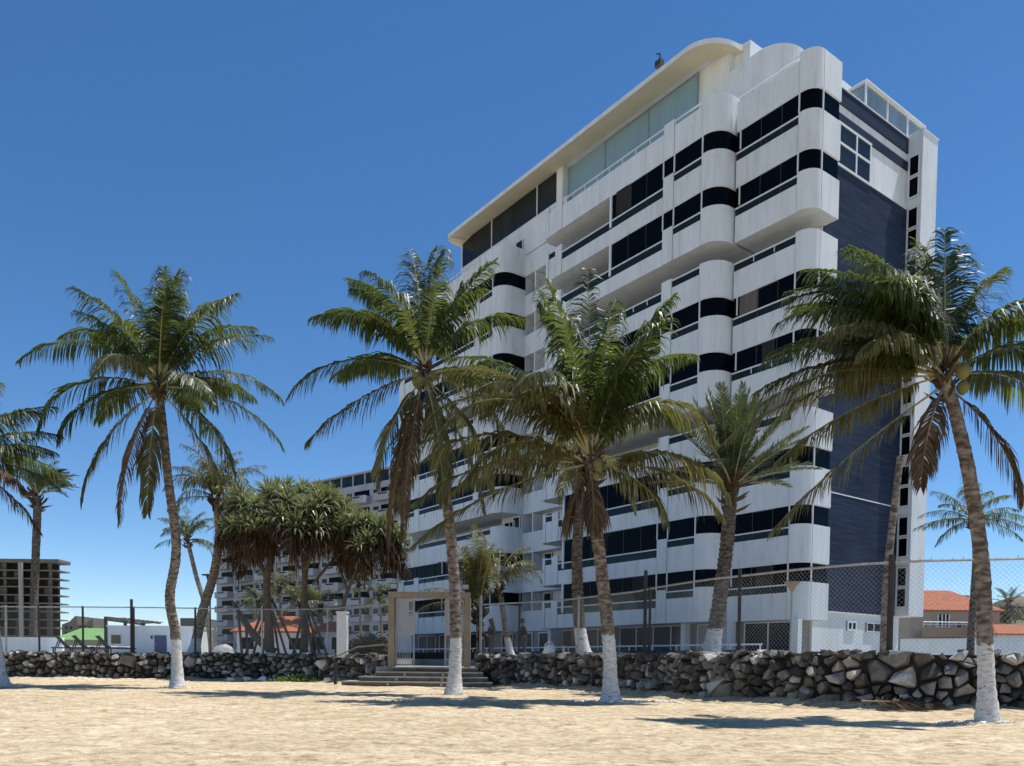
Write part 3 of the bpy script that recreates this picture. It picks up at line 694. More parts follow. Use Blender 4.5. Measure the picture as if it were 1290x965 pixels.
hr = MB(); p0, p1 = at(450, 815, 35.2), at(497, 811, 34.0); hr.tube([at(420, 829, 36) , p0, p1], .035, 6); hr.tube([p1, (p1.x, p1.y, .3)], .035, 6)
tag(hr.build('handrail', RUST), 'thin brown handrail sloping up to the left side of the gate', 'handrail')
sg = MB(); a = at(422.5, 861, 34); sg.box((-.06, -.06, -.1), (.06, .06, .98)); tag(sg.build('marker_post', DARKM, loc=(a.x, 34, 0)), 'short dark post standing in the sand left of the steps', 'post')

# ------------------------------------------------------------------ fences
def fence(name, label, path, zb, H, posts, wire, seed, pitch=.105, groundz=None):
    root = thing(name, label, 'fence', (path[0][0], path[0][1], zb)); O_ = Vector((path[0][0], path[0][1], zb))
    P = [Vector((p[0], p[1], 0)) for p in path]; acc = [0]
    for a, b in zip(P, P[1:]): acc.append(acc[-1] + (b - a).length)
    Tt = acc[-1]
    def pos(s, z):
        s = min(max(s, 0), Tt - 1e-4)
        for i in range(len(P) - 1):
            if s <= acc[i + 1]: return P[i].lerp(P[i + 1], (s - acc[i]) / (acc[i + 1] - acc[i])) + Vector((0, 0, zb + z)) - O_
    mb = MB(); s = -H
    while s < Tt:
        for d in (1, -1):
            q = []
            for j in range(5):
                t_ = j / 4; ss = s + (H * t_ if d > 0 else H * (1 - t_))
                q.append((ss, H * t_))
            # clip to the fence
            q = [(max(0, min(Tt, a)), b) for a, b in q if -.01 <= a <= Tt + .01]
            if len(q) > 1: mb.tube([pos(a, b) + Vector((0, .004 * d, 0)) for a, b in q], wire, 3, cap=False)
        s += pitch
    mb.build('chain_link', STEEL, root)
    mb = MB(); n = max(2, int(Tt / 1.5)); mb.tube([pos(Tt * i / n, H + rnd.uniform(-.015, .015)) for i in range(n + 1)], .032, 6)
    mb.mi = 1; s = .3
    while s < Tt:
        p = pos(s, H); mb.bar(p, p + Vector((rnd.uniform(-.04, .04), 0, rnd.uniform(.03, .08))), .008); s += .22
    mb.build('top_rail', [STEEL, DARKM], root)
    for (x, y, h, r, m) in posts:
        mb = MB(); mb.tube([(x - O_.x, y - O_.y, -.25), (x - O_.x + rnd.uniform(-.03, .03), y - O_.y, h)], r, 8); mb.build('post', m, root)
    return root
def onpath(path, px):
    """fence point seen at photo column px: ray in plan meets the path"""
    t = (px - 645) / F; best = None
    for a, b in zip(path, path[1:]):
        fa, fb = a[0] - t * a[1], b[0] - t * b[1]
        if fa * fb <= 0 and fa != fb:
            k = fa / (fa - fb); best = (a[0] + (b[0] - a[0]) * k, a[1] + (b[1] - a[1]) * k)
    return best or (path[0] if abs(path[0][0]-t*path[0][1])<abs(path[-1][0]-t*path[-1][1]) else path[-1])
lf_, rf_ = inset(LW, .3), inset(RW, .3)
lp = [(*onpath(lf_, px), h, r, m) for px, h, r, m in ((50, 2.25, .05, DARKM), (105, 2.2, .05, DARKM), (166, 2.55, .07, DARKM), (169, 2.2, .04, DARKM), (246, 2.2, .05, DARKM), (330, 2.2, .05, STEEL), (8, 2.2, .05, STEEL), (412, 2.15, .04, STEEL))]
rp_ = [(*onpath(rf_, px), h, r, m) for px, h, r, m in ((597, 2.5, .06, STEEL), (653, 2.5, .045, DARKM), (728, 2.2, .04, STEEL), (811, 2.75, .06, DARKM), (817, 2.2, .045, DARKM), (930, 2.3, .05, DARKM), (1119, 2.3, .075, DARKM))]
fence('chain_link_fence', 'chain link fence with dark posts standing on the left rubble wall', lf_, 1.3, 2.15, lp, .0022, 1, .12)
fence('chain_link_fence', 'chain link fence with grey top rail standing on the right rubble wall', rf_, 1.34, 2.12, rp_, .0024, 2, .115)

# ------------------------------------------------------------------ lamps
def street_lamp(px, ytop, Y, cup, label):
    a = at(px, ytop, Y); h = a.z - TZ
    r = thing('street_lamp', label, 'lamp', (a.x, a.y, TZ), 0)
    mb = MB(); mb.tube([(0, 0, 0), (0, 0, .3), (0, 0, h - .3)], [.07, .05, .04], 8); mb.build('pole', STEEL if cup else DARKM, r)
    mb = MB()
    if cup: mb.tube([(0, 0, h - .35), (0, 0, h - .2), (0, 0, h - .05), (0, 0, h)], [.06, .13, .27, .3], 12)
    else:
        mb.tube([(0, 0, h - .38), (0, 0, h - .05)], [.13, .22], 8); mb.tube([(0, 0, h - .05), (0, 0, h)], [.42, .44], 12)
    mb.build('lamp_shade', RUST if cup else DARKM, r)
street_lamp(998, 733, 30, True, 'slim post lamp with a flared cup shade before the corner balconies')
street_lamp(264.5, 724, 44, False, 'dark post lamp with a flat disc cap left of the screw pines')

# ------------------------------------------------------------------ palms
def frond_mesh(az, e0, e1, L, kind, rr, pairs=64, ll=.8, width=.036, ribr=.022, hang=.55, start=.14, stiff=False, az1=None):
    """one pinnate frond from the origin; elevation runs from e0 to e1 along it"""
    mb = MB(); n = 18; p = Vector((0, 0, 0)); pts = [p.copy()]; dirs = []
    for i in range(n):
        t = (i + .5) / n; e = R(e0 + (e1 - e0) * t ** 1.35); a = R(az + (0 if az1 is None else (az1 - az) * t * t))
        d = Vector((math.cos(a) * math.cos(e), math.sin(a) * math.cos(e), math.sin(e))); dirs.append(d)
        p = p + d * (L / n); pts.append(p.copy())
    mb.mi = 1; mb.tube(pts, [ribr * (1.5 if i == 0 else 1) * (1 - .82 * i / n) for i in range(n + 1)], 5, cap=False); mb.mi = 0
    sag0 = rr.uniform(.85, 1.2)
    for j in range(pairs):
        t = start + (1 - start) * (j + rr.random() * .6) / pairs; x = t * n; i = min(int(x), n - 1); c = pts[i].lerp(pts[i + 1], x - i); d = dirs[i]
        side = d.cross(Vector((0, 0, 1)))
        if side.length < .15: side = Vector((math.sin(R(az)), -math.cos(R(az)), 0))
        side.normalize(); upv = side.cross(d)
        prof = min(1, .45 + 2.2 * (t - start)) * (1 - .72 * max(0, (t - .45) / .55) ** 1.6)
        for sg in (1, -1):
            if rr.random() < .06: continue
            if stiff: pass
            l = ll * prof * rr.uniform(.78, 1.15) * (1 + .3 * noise.noise(Vector((t * 9, sag0 * 30, sg * 2)))); f_ = .35 + .7 * t + .5 * noise.noise(Vector((t * 8, sag0 * 70, sg * 3)))
            dr_ = (side * sg * (1.0 - .25 * t) + d * f_ + upv * rr.uniform(.0, .35)).normalized()
            q = c.copy(); w0 = width * rr.uniform(.8, 1.15); seg = 3
            wv = d + upv * rr.uniform(-.7, .1)
            wv = (wv - dr_ * wv.dot(dr_)).normalized()
            prev = (q - wv * w0 * .3, q + wv * w0 * .3)
            base = len(mb.v); mb.v += [tuple(prev[0]), tuple(prev[1])]
            g = Vector((0, 0, -1)) * hang * sag0 * (.75 + .6 * noise.noise(Vector((t * 7, sag0 * 50, sg)))) * rr.uniform(.75, 1.25) * (0.25 if stiff else 1)
            for s in range(seg):
                dr_ = (dr_ + g * (.45 + .55 * s)).normalized() if not stiff else (dr_ + g * .3).normalized()
                q = q + dr_ * (l / seg); ww = w0 * (1, .75, .0)[s] * .5
                wv2 = (wv - dr_ * wv.dot(dr_)).normalized()
                if s < seg - 1:
                    mb.v += [tuple(q - wv2 * ww), tuple(q + wv2 * ww)]; b = base + 2 * (s + 1)
                    mb.f.append((b - 2, b - 1, b + 1, b)); mb.m.append(0)
                else:
                    mb.v.append(tuple(q)); b = base + 2 * seg
                    mb.f.append((b - 2, b - 1, b)); mb.m.append(0)
    return mb
KIND = {'g': (LEAF, RIB), 'o': (LEAFO, RIB), 'd': (LEAFD, RIBD), 'y': (LEAFG, RIB)}
def bez(pts, n=40):
    out = []
    P = [Vector(p) for p in pts]; P = [P[0] * 2 - P[1]] + P + [P[-1] * 2 - P[-2]]
    m = len(P) - 3
    for i in range(n + 1):
        x = i / n * m; k = min(int(x), m - 1); t = x - k; a, b, c, d = P[k:k + 4]
        out.append(.5 * ((2 * b) + (c - a) * t + (2 * a - 5 * b + 4 * c - d) * t * t + (3 * b - a - 3 * c + d) * t ** 3))
    return out
def palm(name, label, px_path, Y, r_base, r_top, fronds, ll, paint=None, seed=1, base_z=0.0, boss=True, coconuts=0, pairs=84, width=.058, dark=False, hang=1.05, stiff=False, group=None, ribr=.028, dens=0, rough=.12, cat='palm tree', scale_rings=True):
    rr = random.Random(seed)
    pts = [at(x, y, Y) for x, y in px_path]; b = pts[0].copy(); b.z = base_z
    root = thing(name, label, cat, b, 0, group)
    loc = [p - b for p in pts]; loc[0] = Vector((0, 0, -.15))
    H = loc[-1].z; n = max(16, min(110, int(H / .075))) if scale_rings else 24
    ctr = bez(loc, n); mb = MB(); rad = []
    for i in range(n + 1):
        t = i / n; z = ctr[i].z; flare = .92 * (1 + .75 * math.exp(-max(z, 0) / .32))
        rad.append((r_base + (r_top - r_base) * t) * flare * (1 + (rough * .55 if i % 2 else 0) + rr.uniform(-.5, .5) * rough * .35))
    jit = [[1 + rr.uniform(-1, 1) * rough * .35 for _ in range(12)] for _ in range(n + 1)]
    mb.tube(ctr, rad, 12, fn=lambda i, k: jit[i][k])
    mb.build('trunk', trunk_mat(name + '_bark', paint if paint is not None else -5, dark), root, smooth=True)
    top = ctr[-1]
    if boss:
        mb = MB(); k = r_top / .13
        for i in range(50):
            a = rr.uniform(0, 6.28); z = rr.uniform(-.5, .3) * k; e = rr.uniform(.2, 1.3); l = rr.uniform(.18, .42) * k
            d = Vector((math.cos(a) * math.cos(e), math.sin(a) * math.cos(e), math.sin(e))); p = top + Vector((math.cos(a), math.sin(a), 0)) * r_top * .8 + Vector((0, 0, z))
            q = d.cross(Vector((0, 0, 1))).normalized() * rr.uniform(.03, .065) * k
            mb.hull([p - q, p + q, p + d * l - q * .4, p + d * l + q * .4, p + d * l * .5 + d.cross(q).normalized() * .05 * k, p - Vector((0, 0, .1))])
        mb.build('leaf_base_boss', FIBRE, root)
    for i in range(coconuts):
        a = rr.uniform(0, 6.28); c = top + Vector((math.cos(a) * .3, math.sin(a) * .3, rr.uniform(-.35, .1))); s = rr.uniform(.10, .15)
        mb = MB(); mb.tube([c + Vector((0, 0, -s * 1.2)), c + Vector((0, 0, -s * .7)), c, c + Vector((0, 0, s * .7)), c + Vector((0, 0, s * 1.1))], [s * .2, s * .75, s, s * .7, s * .15], 9); mb.build('coconut', COCO, root, smooth=True)
    fronds = list(fronds) + [(f[0] + rr.uniform(-16, 16), f[1] + rr.uniform(-9, 7), f[2] + rr.uniform(-12, 8), f[3] * rr.uniform(.82, 1.0)) + tuple(f[4:]) for f in fronds for _ in range(2) if rr.random() < dens / 2 and f[1] > 15 and (len(f) < 5 or f[4] != 'd')]
    for fr in fronds:
        az, e0, e1, L = fr[:4]; kd = fr[4] if len(fr) > 4 else 'g'; az1 = fr[5] if len(fr) > 5 else None
        ml, mr = KIND[kd]
        m = frond_mesh(az, e0, e1, L, kd, rr, pairs=pairs, ll=ll * 1.36 * (.85 if kd == 'd' else 1), width=width * (1.0 if kd != 'd' else .75), hang=hang * (1.3 if kd == 'd' else 1), stiff=stiff, ribr=ribr, az1=az1)
        o = m.build('frond', [ml, mr], root)
        a = R(az); o.location = top + Vector((math.cos(a), math.sin(a), 0)) * r_top * .6 + Vector((0, 0, .25 * (1 if e0 > 40 else 0) - (.2 if e0 < -30 else 0)))
        if kd == 'd': o['label'] = 'brown dried frond hanging down'
    return root

P3 = [(180, 42, -40, 5.3), (172, 60, -25, 4.4), (165, 80, 50, 4.3), (100, 86, 72, 4.4), (70, 84, 65, 4.5), (30, 80, 20, 4.4), (35, 66, 0, 4.4), (8, 48, -8, 4.3), (-8, 22, -48, 4.8), (3, 0, -60, 4.9), (-20, -28, -72, 4.6), (-110, -58, -88, 5.2, 'd'), (-85, -66, -89, 4.6, 'o'), (205, -42, -84, 4.8, 'o'), (192, 15, -82, 4.8), (185, 0, -75, 4.2), (255, 35, -75, 3.4, 'o'), (120, 45, -15, 4.2), (90, 30, -25, 4.0), (55, 35, -25, 4.2), (145, 20, -45, 4.3), (-40, 10, -65, 4.2), (230, 60, 10, 3.6), (300, 70, 30, 3.6), (20, -45, -80, 4.2, 'o'), (140, 68, 10, 4.4), (-15, 62, 10, 4.2)]
palm('coconut_palm', 'tall coconut palm with a kinked trunk alone in the sand left of the screw pines', [(224, 866), (221, 800), (214, 752), (222, 690), (212, 605), (206, 545), (200, 487)], 28.89, .195, .14, P3, .85, 1.7, 31, coconuts=5, dens=.15)
P7 = [(175, 56, -22, 4.1), (160, 74, 15, 4.1), (120, 84, 62, 4.1), (75, 85, 62, 4.3), (45, 76, 20, 4.0), (12, 58, -10, 3.6), (183, 22, -58, 4.5), (195, -22, -52, 4.2, 'o'), (0, 12, -52, 3.8), (-15, -20, -72, 3.8, 'o'), (220, -50, -88, 3.8, 'o'), (250, -66, -90, 5.2, 'd'), (230, -66, -90, 5.4, 'd'), (300, -60, -88, 4.2, 'o'), (120, -45, -82, 4.2, 'o'), (330, -40, -80, 4.4, 'o'), (90, 50, -5, 4), (140, 40, -30, 4.2), (50, 30, -40, 3.8), (290, 68, 15, 3.4), (240, 62, -10, 3.4), (200, 55, -30, 3.4), (345, 70, 30, 3.6), (350, -55, -80, 4.4, 'o')]
palm('coconut_palm', 'coconut palm with brown hanging fronds standing before the gate steps', [(572, 875), (574, 800), (570, 700), (559, 600), (548, 530), (535, 470)], 25.05, .205, .125, P7, .78, 1.75, 37, coconuts=7, dens=.3)
P8 = [(100, 88, 80, 4.9), (150, 82, 58, 4.8), (60, 84, 58, 4.7), (20, 78, 0, 4.5), (168, 68, -8, 4.9), (180, 60, -28, 5.2, 'o'), (186, 50, -48, 4.8, 'o'), (200, 48, -62, 4.6, 'o'), (235, 62, -50, 3.9, 'o'), (0, 66, -78, 4.1, 'o'), (4, 24, -62, 4.0, 'o'), (-8, 2, -58, 3.7, 'o'), (180, 8, -42, 4.7, 'o'), (190, -14, -44, 5.0, 'o'), (170, 34, -38, 4.6, 'o'), (212, 22, -62, 4, 'o'), (335, -15, -72, 2.6, 'o'), (90, 52, -5, 4), (120, 62, -5, 4.5), (40, 60, -20, 4), (280, 78, 20, 3.6), (310, 74, 10, 3.8), (350, 80, 40, 4.4), (230, 80, 40, 4.2), (150, 25, -45, 4.4, 'o'), (215, 55, -40, 4.0, 'o'), (280, -72, -90, 1.5, 'd'), (200, -60, -88, 1.6, 'd')]
palm('coconut_palm', 'stout coconut palm in the sand with olive yellow arching fronds right of the gate', [(770, 885), (767, 810), (759, 730), (751, 660), (744, 585)], 20.95, .185, .155, P8, .80, 1.75, 41, coconuts=4, dens=.25)
P12 = [(172, 64, -4, 3.2), (160, 76, 28, 2.9), (118, 84, 66, 2.5), (80, 88, 82, 2.45), (48, 80, 62, 2.5), (25, 70, 34, 2.4), (178, 46, -32, 3.3), (183, 28, -30, 3.4), (187, 8, -36, 3.5, 'o'), (181, 0, -40, 4.1, 'o'), (190, -18, -42, 3.6, 'o'), (160, 52, -8, 3.1), (165, 40, -28, 3.2), (200, 38, -36, 2.9, 'o'), (212, 56, -14, 2.7), (225, -48, -84, 2.2, 'd'), (-8, -40, -84, 2.5, 'd'), (0, 38, -35, 2.6), (6, 14, -66, 2.7), (12, 48, 0, 2.2), (175, -35, -50, 3.9, 'o'), (195, 62, 8, 2.8), (170, 58, -14, 3.3), (120, 60, 0, 2.8), (60, 50, -20, 2.6), (330, 55, -20, 2.2), (175, 18, -34, 3.4, 'o')  , (180, 34, -30, 3.3)]
palm('coconut_palm', 'leaning coconut palm with wind swept fronds at the right edge of the beach', [(1245, 910), (1241, 810), (1237, 710), (1223, 610), (1207, 535), (1190, 474)], 14.82, .15, .108, P12, .60, 1.42, 43, coconuts=2, ribr=.022, width=.042, pairs=88, dens=.45)
P1 = [(20, 55, 0, 3.6), (10, 40, -15, 3.5), (0, 25, -25, 3.3), (15, 5, -40, 3.2), (-15, -5, -50, 3.2, 'd'), (5, -30, -60, 3.6, 'd'), (-30, -50, -85, 3.6), (90, 70, 30, 4), (180, 40, -40, 4.5), (200, 60, 0, 4), (150, 20, -50, 4.4), (-60, 10, -60, 4), (60, 30, -40, 4)]
palm('coconut_palm', 'coconut palm at the left edge, only its white base and frond tips showing', [(0, 865), (-8, 800), (-24, 720), (-42, 640), (-55, 578)], 27.85, .24, .15, P1, .75, 2.1, 47, dens=.6)
# date palms: stiff, straight fronds
rr = random.Random(5)
PD = [(i * 137.5 + rr.uniform(-12, 12), *(lambda e: (e, e - rr.uniform(6, 16) - (0 if e > 35 else 14)))(86 - 74 * (i / 52) ** 1.15 + rr.uniform(-4, 4)), rr.uniform(2.5, 3.0), 'y') for i in range(52)]
palm('date_palm', 'grey green date palm with stiff upright fronds in front of the corner balconies', [(893, 824), (903, 780), (914, 700), (922, 612)], 27.0, .27, .22, PD, .38, 1.02, 53, base_z=TZ, pairs=60, width=.034, stiff=True, hang=.3, ribr=.02, rough=.2, dark=True)
PD2 = [(rr.uniform(-50, 120), *(lambda e: (e, e - rr.uniform(40, 90)))(rr.choice((82, 70, 60, 50, 40)) + rr.uniform(-4, 4)), rr.uniform(1.9, 2.6), 'y') for _ in range(26)] + [(rr.uniform(0, 360), 60, -20, 2.2, 'y') for _ in range(12)]
palm('date_palm', 'small date palm on a straight trunk with a swollen neck before the unfinished concrete block', [(42, 822), (43, 760), (45, 700), (47, 642), (46, 625)], 50, .24, .24, PD2, .42, 1.0, 59, base_z=TZ, pairs=36, width=.045, stiff=True, hang=.4, ribr=.025, dark=True)
PM = [(rr.uniform(0, 360), *(lambda e: (e, e - rr.uniform(50, 110)))(rr.choice((84, 70, 60, 45, 30, 10)) + rr.uniform(-5, 5)), rr.uniform(2.0, 2.8), 'g') for _ in range(22)]
palm('coconut_palm', 'small slender coconut palm leaning left behind the kinked palm', [(268, 818), (260, 770), (247, 725), (236, 680)], 60, .22, .15, PM, .5, -1, 61, base_z=TZ, pairs=34, width=.05)
PO = [(rr.uniform(0, 360), *(lambda e: (e, e - rr.uniform(60, 130)))(rr.choice((86, 75, 60, 50, 30, 0)) + rr.uniform(-5, 5)), rr.uniform(2.4, 3.2), 'o') for _ in range(24)]
palm('coconut_palm', 'olive coconut palm with right leaning trunk just left of the large screw pine', [(243, 820), (254, 775), (270, 720), (276, 670), (271, 628)], 42, .27, .2, PO, .6, 0.9, 67, base_z=TZ, pairs=40, width=.045)
PN = [(rr.uniform(0, 360), *(lambda e: (e, e - rr.uniform(50, 120)))(rr.choice((80, 65, 50, 35, 15, -5)) + rr.uniform(-5, 5)), rr.uniform(2.2, 3.2), rr.choice('ooog')) for _ in range(16)]
palm('coconut_palm', 'dark trunked palm with a chipped white base behind the stout olive palm', [(737, 824), (729, 775), (727, 700), (730, 640), (731, 585)], 32, .26, .19, PN, .6, 1.2, 71, base_z=TZ, pairs=44, width=.04, dark=True)
PR = [(178, 30, -35, 2.6), (183, 5, -30, 2.8), (5, 25, -30, 2.7), (0, 8, -40, 2.8), (20, 45, 0, 2.5), (150, 55, 10, 2.2), (90, 80, 60, 2.4), (60, 70, 30, 2.4), (200, 40, -20, 2.2), (300, 30, -30, 2), (250, 20, -40, 2), (120, 20, -30, 2.4), (40, 55, 10, 2.4), (-20, -10, -50, 2.2), (190, -15, -60, 2.2), (75, 60, 10, 2.6)]
palm('coconut_palm', 'thin dark trunked coconut palm behind the leaning palm near the red roofed house', [(1222, 812), (1226, 755), (1229, 700), (1226, 655)], 38, .17, .13, PR, .5, -1, 73, base_z=TZ, pairs=44, width=.04, dark=True)
# young palms beside the gate
PY = [(rr.uniform(0, 360), *(lambda e: (e, e - rr.uniform(10, 70)))(rr.choice((88, 84, 78, 70)) + rr.uniform(-4, 4)), rr.uniform(2.6, 3.7), 'o') for _ in range(15)] + [(185, 45, -50, 3.4, 'o'), (195, 30, -40, 2.8, 'o'), (5, 70, -30, 3, 'o')]
palm('young_palm', 'bushy young palm with long upright olive fronds just right of the gate frame', [(606, 824), (605, 800), (602, 772)], 36.5, .2, .17, PY, .55, -1, 79, base_z=TZ, pairs=46, width=.045)
PY2 = [(10, 75, -60, 2.6, 'o'), (0, 60, -75, 2.4, 'o'), (30, 84, 0, 2.6, 'o'), (150, 75, -10, 2.2, 'o'), (90, 80, 20, 2.3, 'o'), (-30, 70, -40, 2.1, 'o'), (200, 60, -30, 2.2, 'o'), (60, 60, -30, 2, 'o'), (170, 86, 50, 2.6, 'o')]
palm('young_palm', 'short young palm with a white painted foot and one bright arching frond between people', [(645, 824), (638, 798), (633, 765), (629, 742)], 37, .16, .11, PY2, .55, .95, 83, base_z=TZ, pairs=40, width=.045)
# small palms far behind the screw pines
for i, (x, yb, yc, Y) in enumerate(((352, 815, 742, 75), (378, 815, 762, 68), (404, 815, 765, 72), (452, 815, 735, 88), (326, 815, 760, 80), (478, 815, 752, 90))):
    PS = [(rr.uniform(0, 360), *(lambda e: (e, e - rr.uniform(60, 120)))(rr.choice((80, 65, 50, 30, 0)) + rr.uniform(-5, 5)), rr.uniform(1.9, 2.8), rr.choice('gyo')) for _ in range(18)]
    lab = ['small palm with a grey trunk seen between the two big screw pine trunks', 'short yellow green palm right behind the middle screw pine trunk', 'low palm right of the thick screw pine trunk with pale fronds', 'slender palm with a long bare trunk under the right hand screw pine crown', 'small palm just left of the leftmost screw pine trunk before the grey block', 'slim palm nearest to the gate before the grey apartment block'][i]
    palm('small_palm', lab, [(x + 4, yb), (x + 2, (yb + yc) / 2), (x, yc)], Y, .18, .13, PS, .5, -1, 90 + i, base_z=TZ, pairs=24, width=.06, group='small palms behind the screw pines')
# bare leaning pole
a, b, c = at(1113, 826, 25), at(1118, 720, 25), at(1134, 575, 25)
mb = MB(); pts = bez([Vector((0, 0, -.1)), b - Vector((a.x, a.y, TZ)), c - Vector((a.x, a.y, TZ))], 26); mb.tube(pts, [.13 - .03 * i / 26 for i in range(27)], 9)
tag(mb.build('bare_trunk', trunk_mat('bare_trunk_bark', -5), loc=(a.x, a.y, TZ)), 'bare leaning grey palm trunk rising in front of the navy end wall', 'tree trunk')

# fallen frond at the foot of the right wall
fm = frond_mesh(0, 4, -2, 2.1, 'd', random.Random(8), pairs=60, ll=.55, hang=.2)
o = fm.build('fallen_palm_frond', [LEAFD, RIBD]); o.location = at(1085, 884, 18.55); o.location.z = .2; o.rotation_euler = (R(14), R(3), R(-7))
tag(o, 'dry brown palm frond lying against the foot of the right rubble wall', 'palm frond')

# ------------------------------------------------------------------ screw pines
def rosette(rr, s):
    mb = MB()
    for i in range(64):
        a = i * 2.39996 + rr.uniform(-.2, .2); t = i / 64; e = R(84 - 88 * t + rr.uniform(-9, 9)); L = s * rr.uniform(.8, 1.1) * (.75 + .25 * t); p = Vector((0, 0, .0)); wv = Vector((-math.sin(a), math.cos(a), 0)); w0 = s * .046
        base = len(mb.v); mb.v += [tuple(p - wv * w0), tuple(p + wv * w0)]; n = 4
        for k in range(n):
            d = Vector((math.cos(a) * math.cos(e), math.sin(a) * math.cos(e), math.sin(e))); p = p + d * L / n; e -= R(9 + 20 * t) * (k + .4) * .6; ww = w0 * (1.0, .9, .6, 0)[k]
            if k < n - 1:
                mb.v += [tuple(p - wv * ww), tuple(p + wv * ww)]; b = base + 2 * k + 2; mb.f.append((b - 2, b - 1, b + 1, b)); mb.m.append(0)
            else: mb.v.append(tuple(p)); b = base + 2 * n; mb.f.append((b - 2, b - 1, b)); mb.m.append(0)
    return mb
def skirt(rr, s):
    mb = MB()
    for i in range(110):
        a = rr.uniform(0, 6.283); z = -rr.uniform(0, .6) * s; p = Vector((math.cos(a) * .08 * s, math.sin(a) * .08 * s, z)); e = R(rr.uniform(-60, 8)); L = s * rr.uniform(.45, 1.1); wv = Vector((-math.sin(a), math.cos(a), 0)); w0 = s * .026
        base = len(mb.v); mb.v += [tuple(p - wv * w0), tuple(p + wv * w0)]
        for k in range(3):
            d = Vector((math.cos(a) * math.cos(e), math.sin(a) * math.cos(e), math.sin(e))); p = p + d * L / 3; e = max(R(-88), e - R(rr.uniform(5, 45)))
            if k < 2: mb.v += [tuple(p - wv * w0 * .9), tuple(p + wv * w0 * .9)]; b = base + 2 * k + 2; mb.f.append((b - 2, b - 1, b + 1, b)); mb.m.append(0)
            else: mb.v.append(tuple(p)); mb.f.append((base + 4, base + 5, base + 6)); mb.m.append(0)
    return mb
rr = random.Random(21)
ROS = []; SKI = []
for i in range(4):
    o = rosette(rr, 1.0).build('leaf_rosette', PANL); ROS.append(o.data); bpy.data.objects.remove(o)
    o = skirt(rr, 1.0).build('dead_leaf_skirt', PAND); SKI.append(o.data); bpy.data.objects.remove(o)
def screw_pine(label, base_px, Y, limbs, tips, s, roots, seed):
    rr = random.Random(seed); b = at(*base_px, Y); b.z = TZ
    root = thing('screw_pine', label, 'screw pine', b)
    mb = MB()
    for path, ra, rb in limbs:
        pts = [at(x, y, Y + dy) - b for x, y, dy in path]; q = bez(pts, 14); mb.tube(q, [(ra + (rb - ra) * i / 14) * .58 * rr.uniform(.88, 1.12) for i in range(15)], 8)
    for (x, y, x2, y2) in roots:
        p0 = at(x, y, Y + rr.uniform(-.4, .4)) - b; p1 = at(x2, y2, Y + rr.uniform(-.8, .8)) - b; p1.z = -.05; mb.tube([p0, p0.lerp(p1, .55) + Vector((0, 0, .05)), p1], [.07, .065, .06], 6)
    mb.build('trunk', PANB, root, smooth=True)
    tw = MB()
    for (x, y, dy, sc) in tips:
        p = at(x, y, Y + dy) - b
        o = bpy.data.objects.new('leaf_rosette', ROS[rr.randrange(4)]); COL.objects.link(o); o.parent = root; o.location = p; k = s * sc * rr.uniform(.9, 1.1); o.scale = (k, k, k); o.rotation_euler = (rr.uniform(-.4, .4), rr.uniform(-.4, .4), rr.uniform(0, 6.28))
        o = bpy.data.objects.new('dead_leaf_skirt', SKI[rr.randrange(4)]); COL.objects.link(o); o.parent = root; o.location = p - Vector((0, 0, .12)); k *= rr.uniform(.72, .95); o.scale = (k, k, k * 1.2); o.rotation_euler = (rr.uniform(-.15, .15), rr.uniform(-.15, .15), rr.uniform(0, 6.28))
    return root
def dome(cx, cy, rx, ry, dyr, n, seed):
    rr = random.Random(seed); out = []
    while len(out) < n:
        a = rr.uniform(0, 6.28); u = rr.uniform(0.0, 1); h = math.sqrt(1 - u * u); x = math.cos(a) * h; y = math.sin(a) * h
        if any((x * rx - q[4]) ** 2 + (y * dyr * 20 - q[5]) ** 2 + (u * ry - q[6]) ** 2 < 20 ** 2 for q in out) and rr.random() < .9: continue
        out.append((cx + x * rx, cy - u * ry, y * dyr, rr.uniform(.85, 1.15), x * rx, y * dyr * 20, u * ry))
    return [q[:4] for q in out]
YS = 41
LM = [([(340, 822, 0), (338, 780, 0), (336, 730, 0), (345, 690, .2), (350, 655, 0), (352, 630, 0)], .42, .14), ([(338, 740, 0), (325, 700, .3), (305, 668, .5), (300, 650, .5)], .2, .1), ([(384, 822, .2), (383, 770, 0), (384, 725, 0), (383, 690, 0), (380, 650, .3), (378, 625, .3)], .36, .13), ([(384, 720, 0), (395, 690, -.5), (405, 655, -.8), (402, 640, -.8)], .2, .1), ([(345, 700, 0), (365, 680, .6), (385, 672, 1), (398, 668, 1)], .14, .08), ([(395, 735, -.2), (415, 710, .2), (425, 700, .4)], .14, .08), ([(345, 822, 0), (320, 800, 0), (300, 770, .2), (293, 758, .2)], .4, .13)]
tips = dome(360, 668, 86, 50, 2.6, 46, 3) + [(300, 664, -.5, 1), (318, 678, 0, 1), (340, 668, -1.5, 1), (400, 662, -.8, 1), (420, 668, .4, .9), (375, 664, -1.2, 1), (295, 690, .2, .9), (305, 705, .4, .7)]
screw_pine('large round crowned screw pine with two forked trunks and brown dead leaf skirts', (345, 822), YS, LM, tips, 1.22, [(336, 765, 318, 822), (340, 770, 330, 822), (342, 765, 352, 822), (343, 770, 362, 822), (345, 760, 375, 822), (335, 760, 308, 822), (384, 765, 368, 822), (384, 770, 395, 822), (385, 765, 404, 822), (383, 775, 378, 822), (386, 760, 414, 822), (300, 770, 305, 822), (310, 785, 312, 822)], 1)
LM2 = [([(432, 822, 0), (428, 790, 0), (436, 750, 0), (448, 720, 0), (456, 690, 0), (452, 670, 0)], .2, .1), ([(446, 725, 0), (470, 705, .3), (490, 695, .3), (505, 708, 0)], .12, .07), ([(438, 745, 0), (428, 715, .5), (425, 690, .5)], .12, .08)]
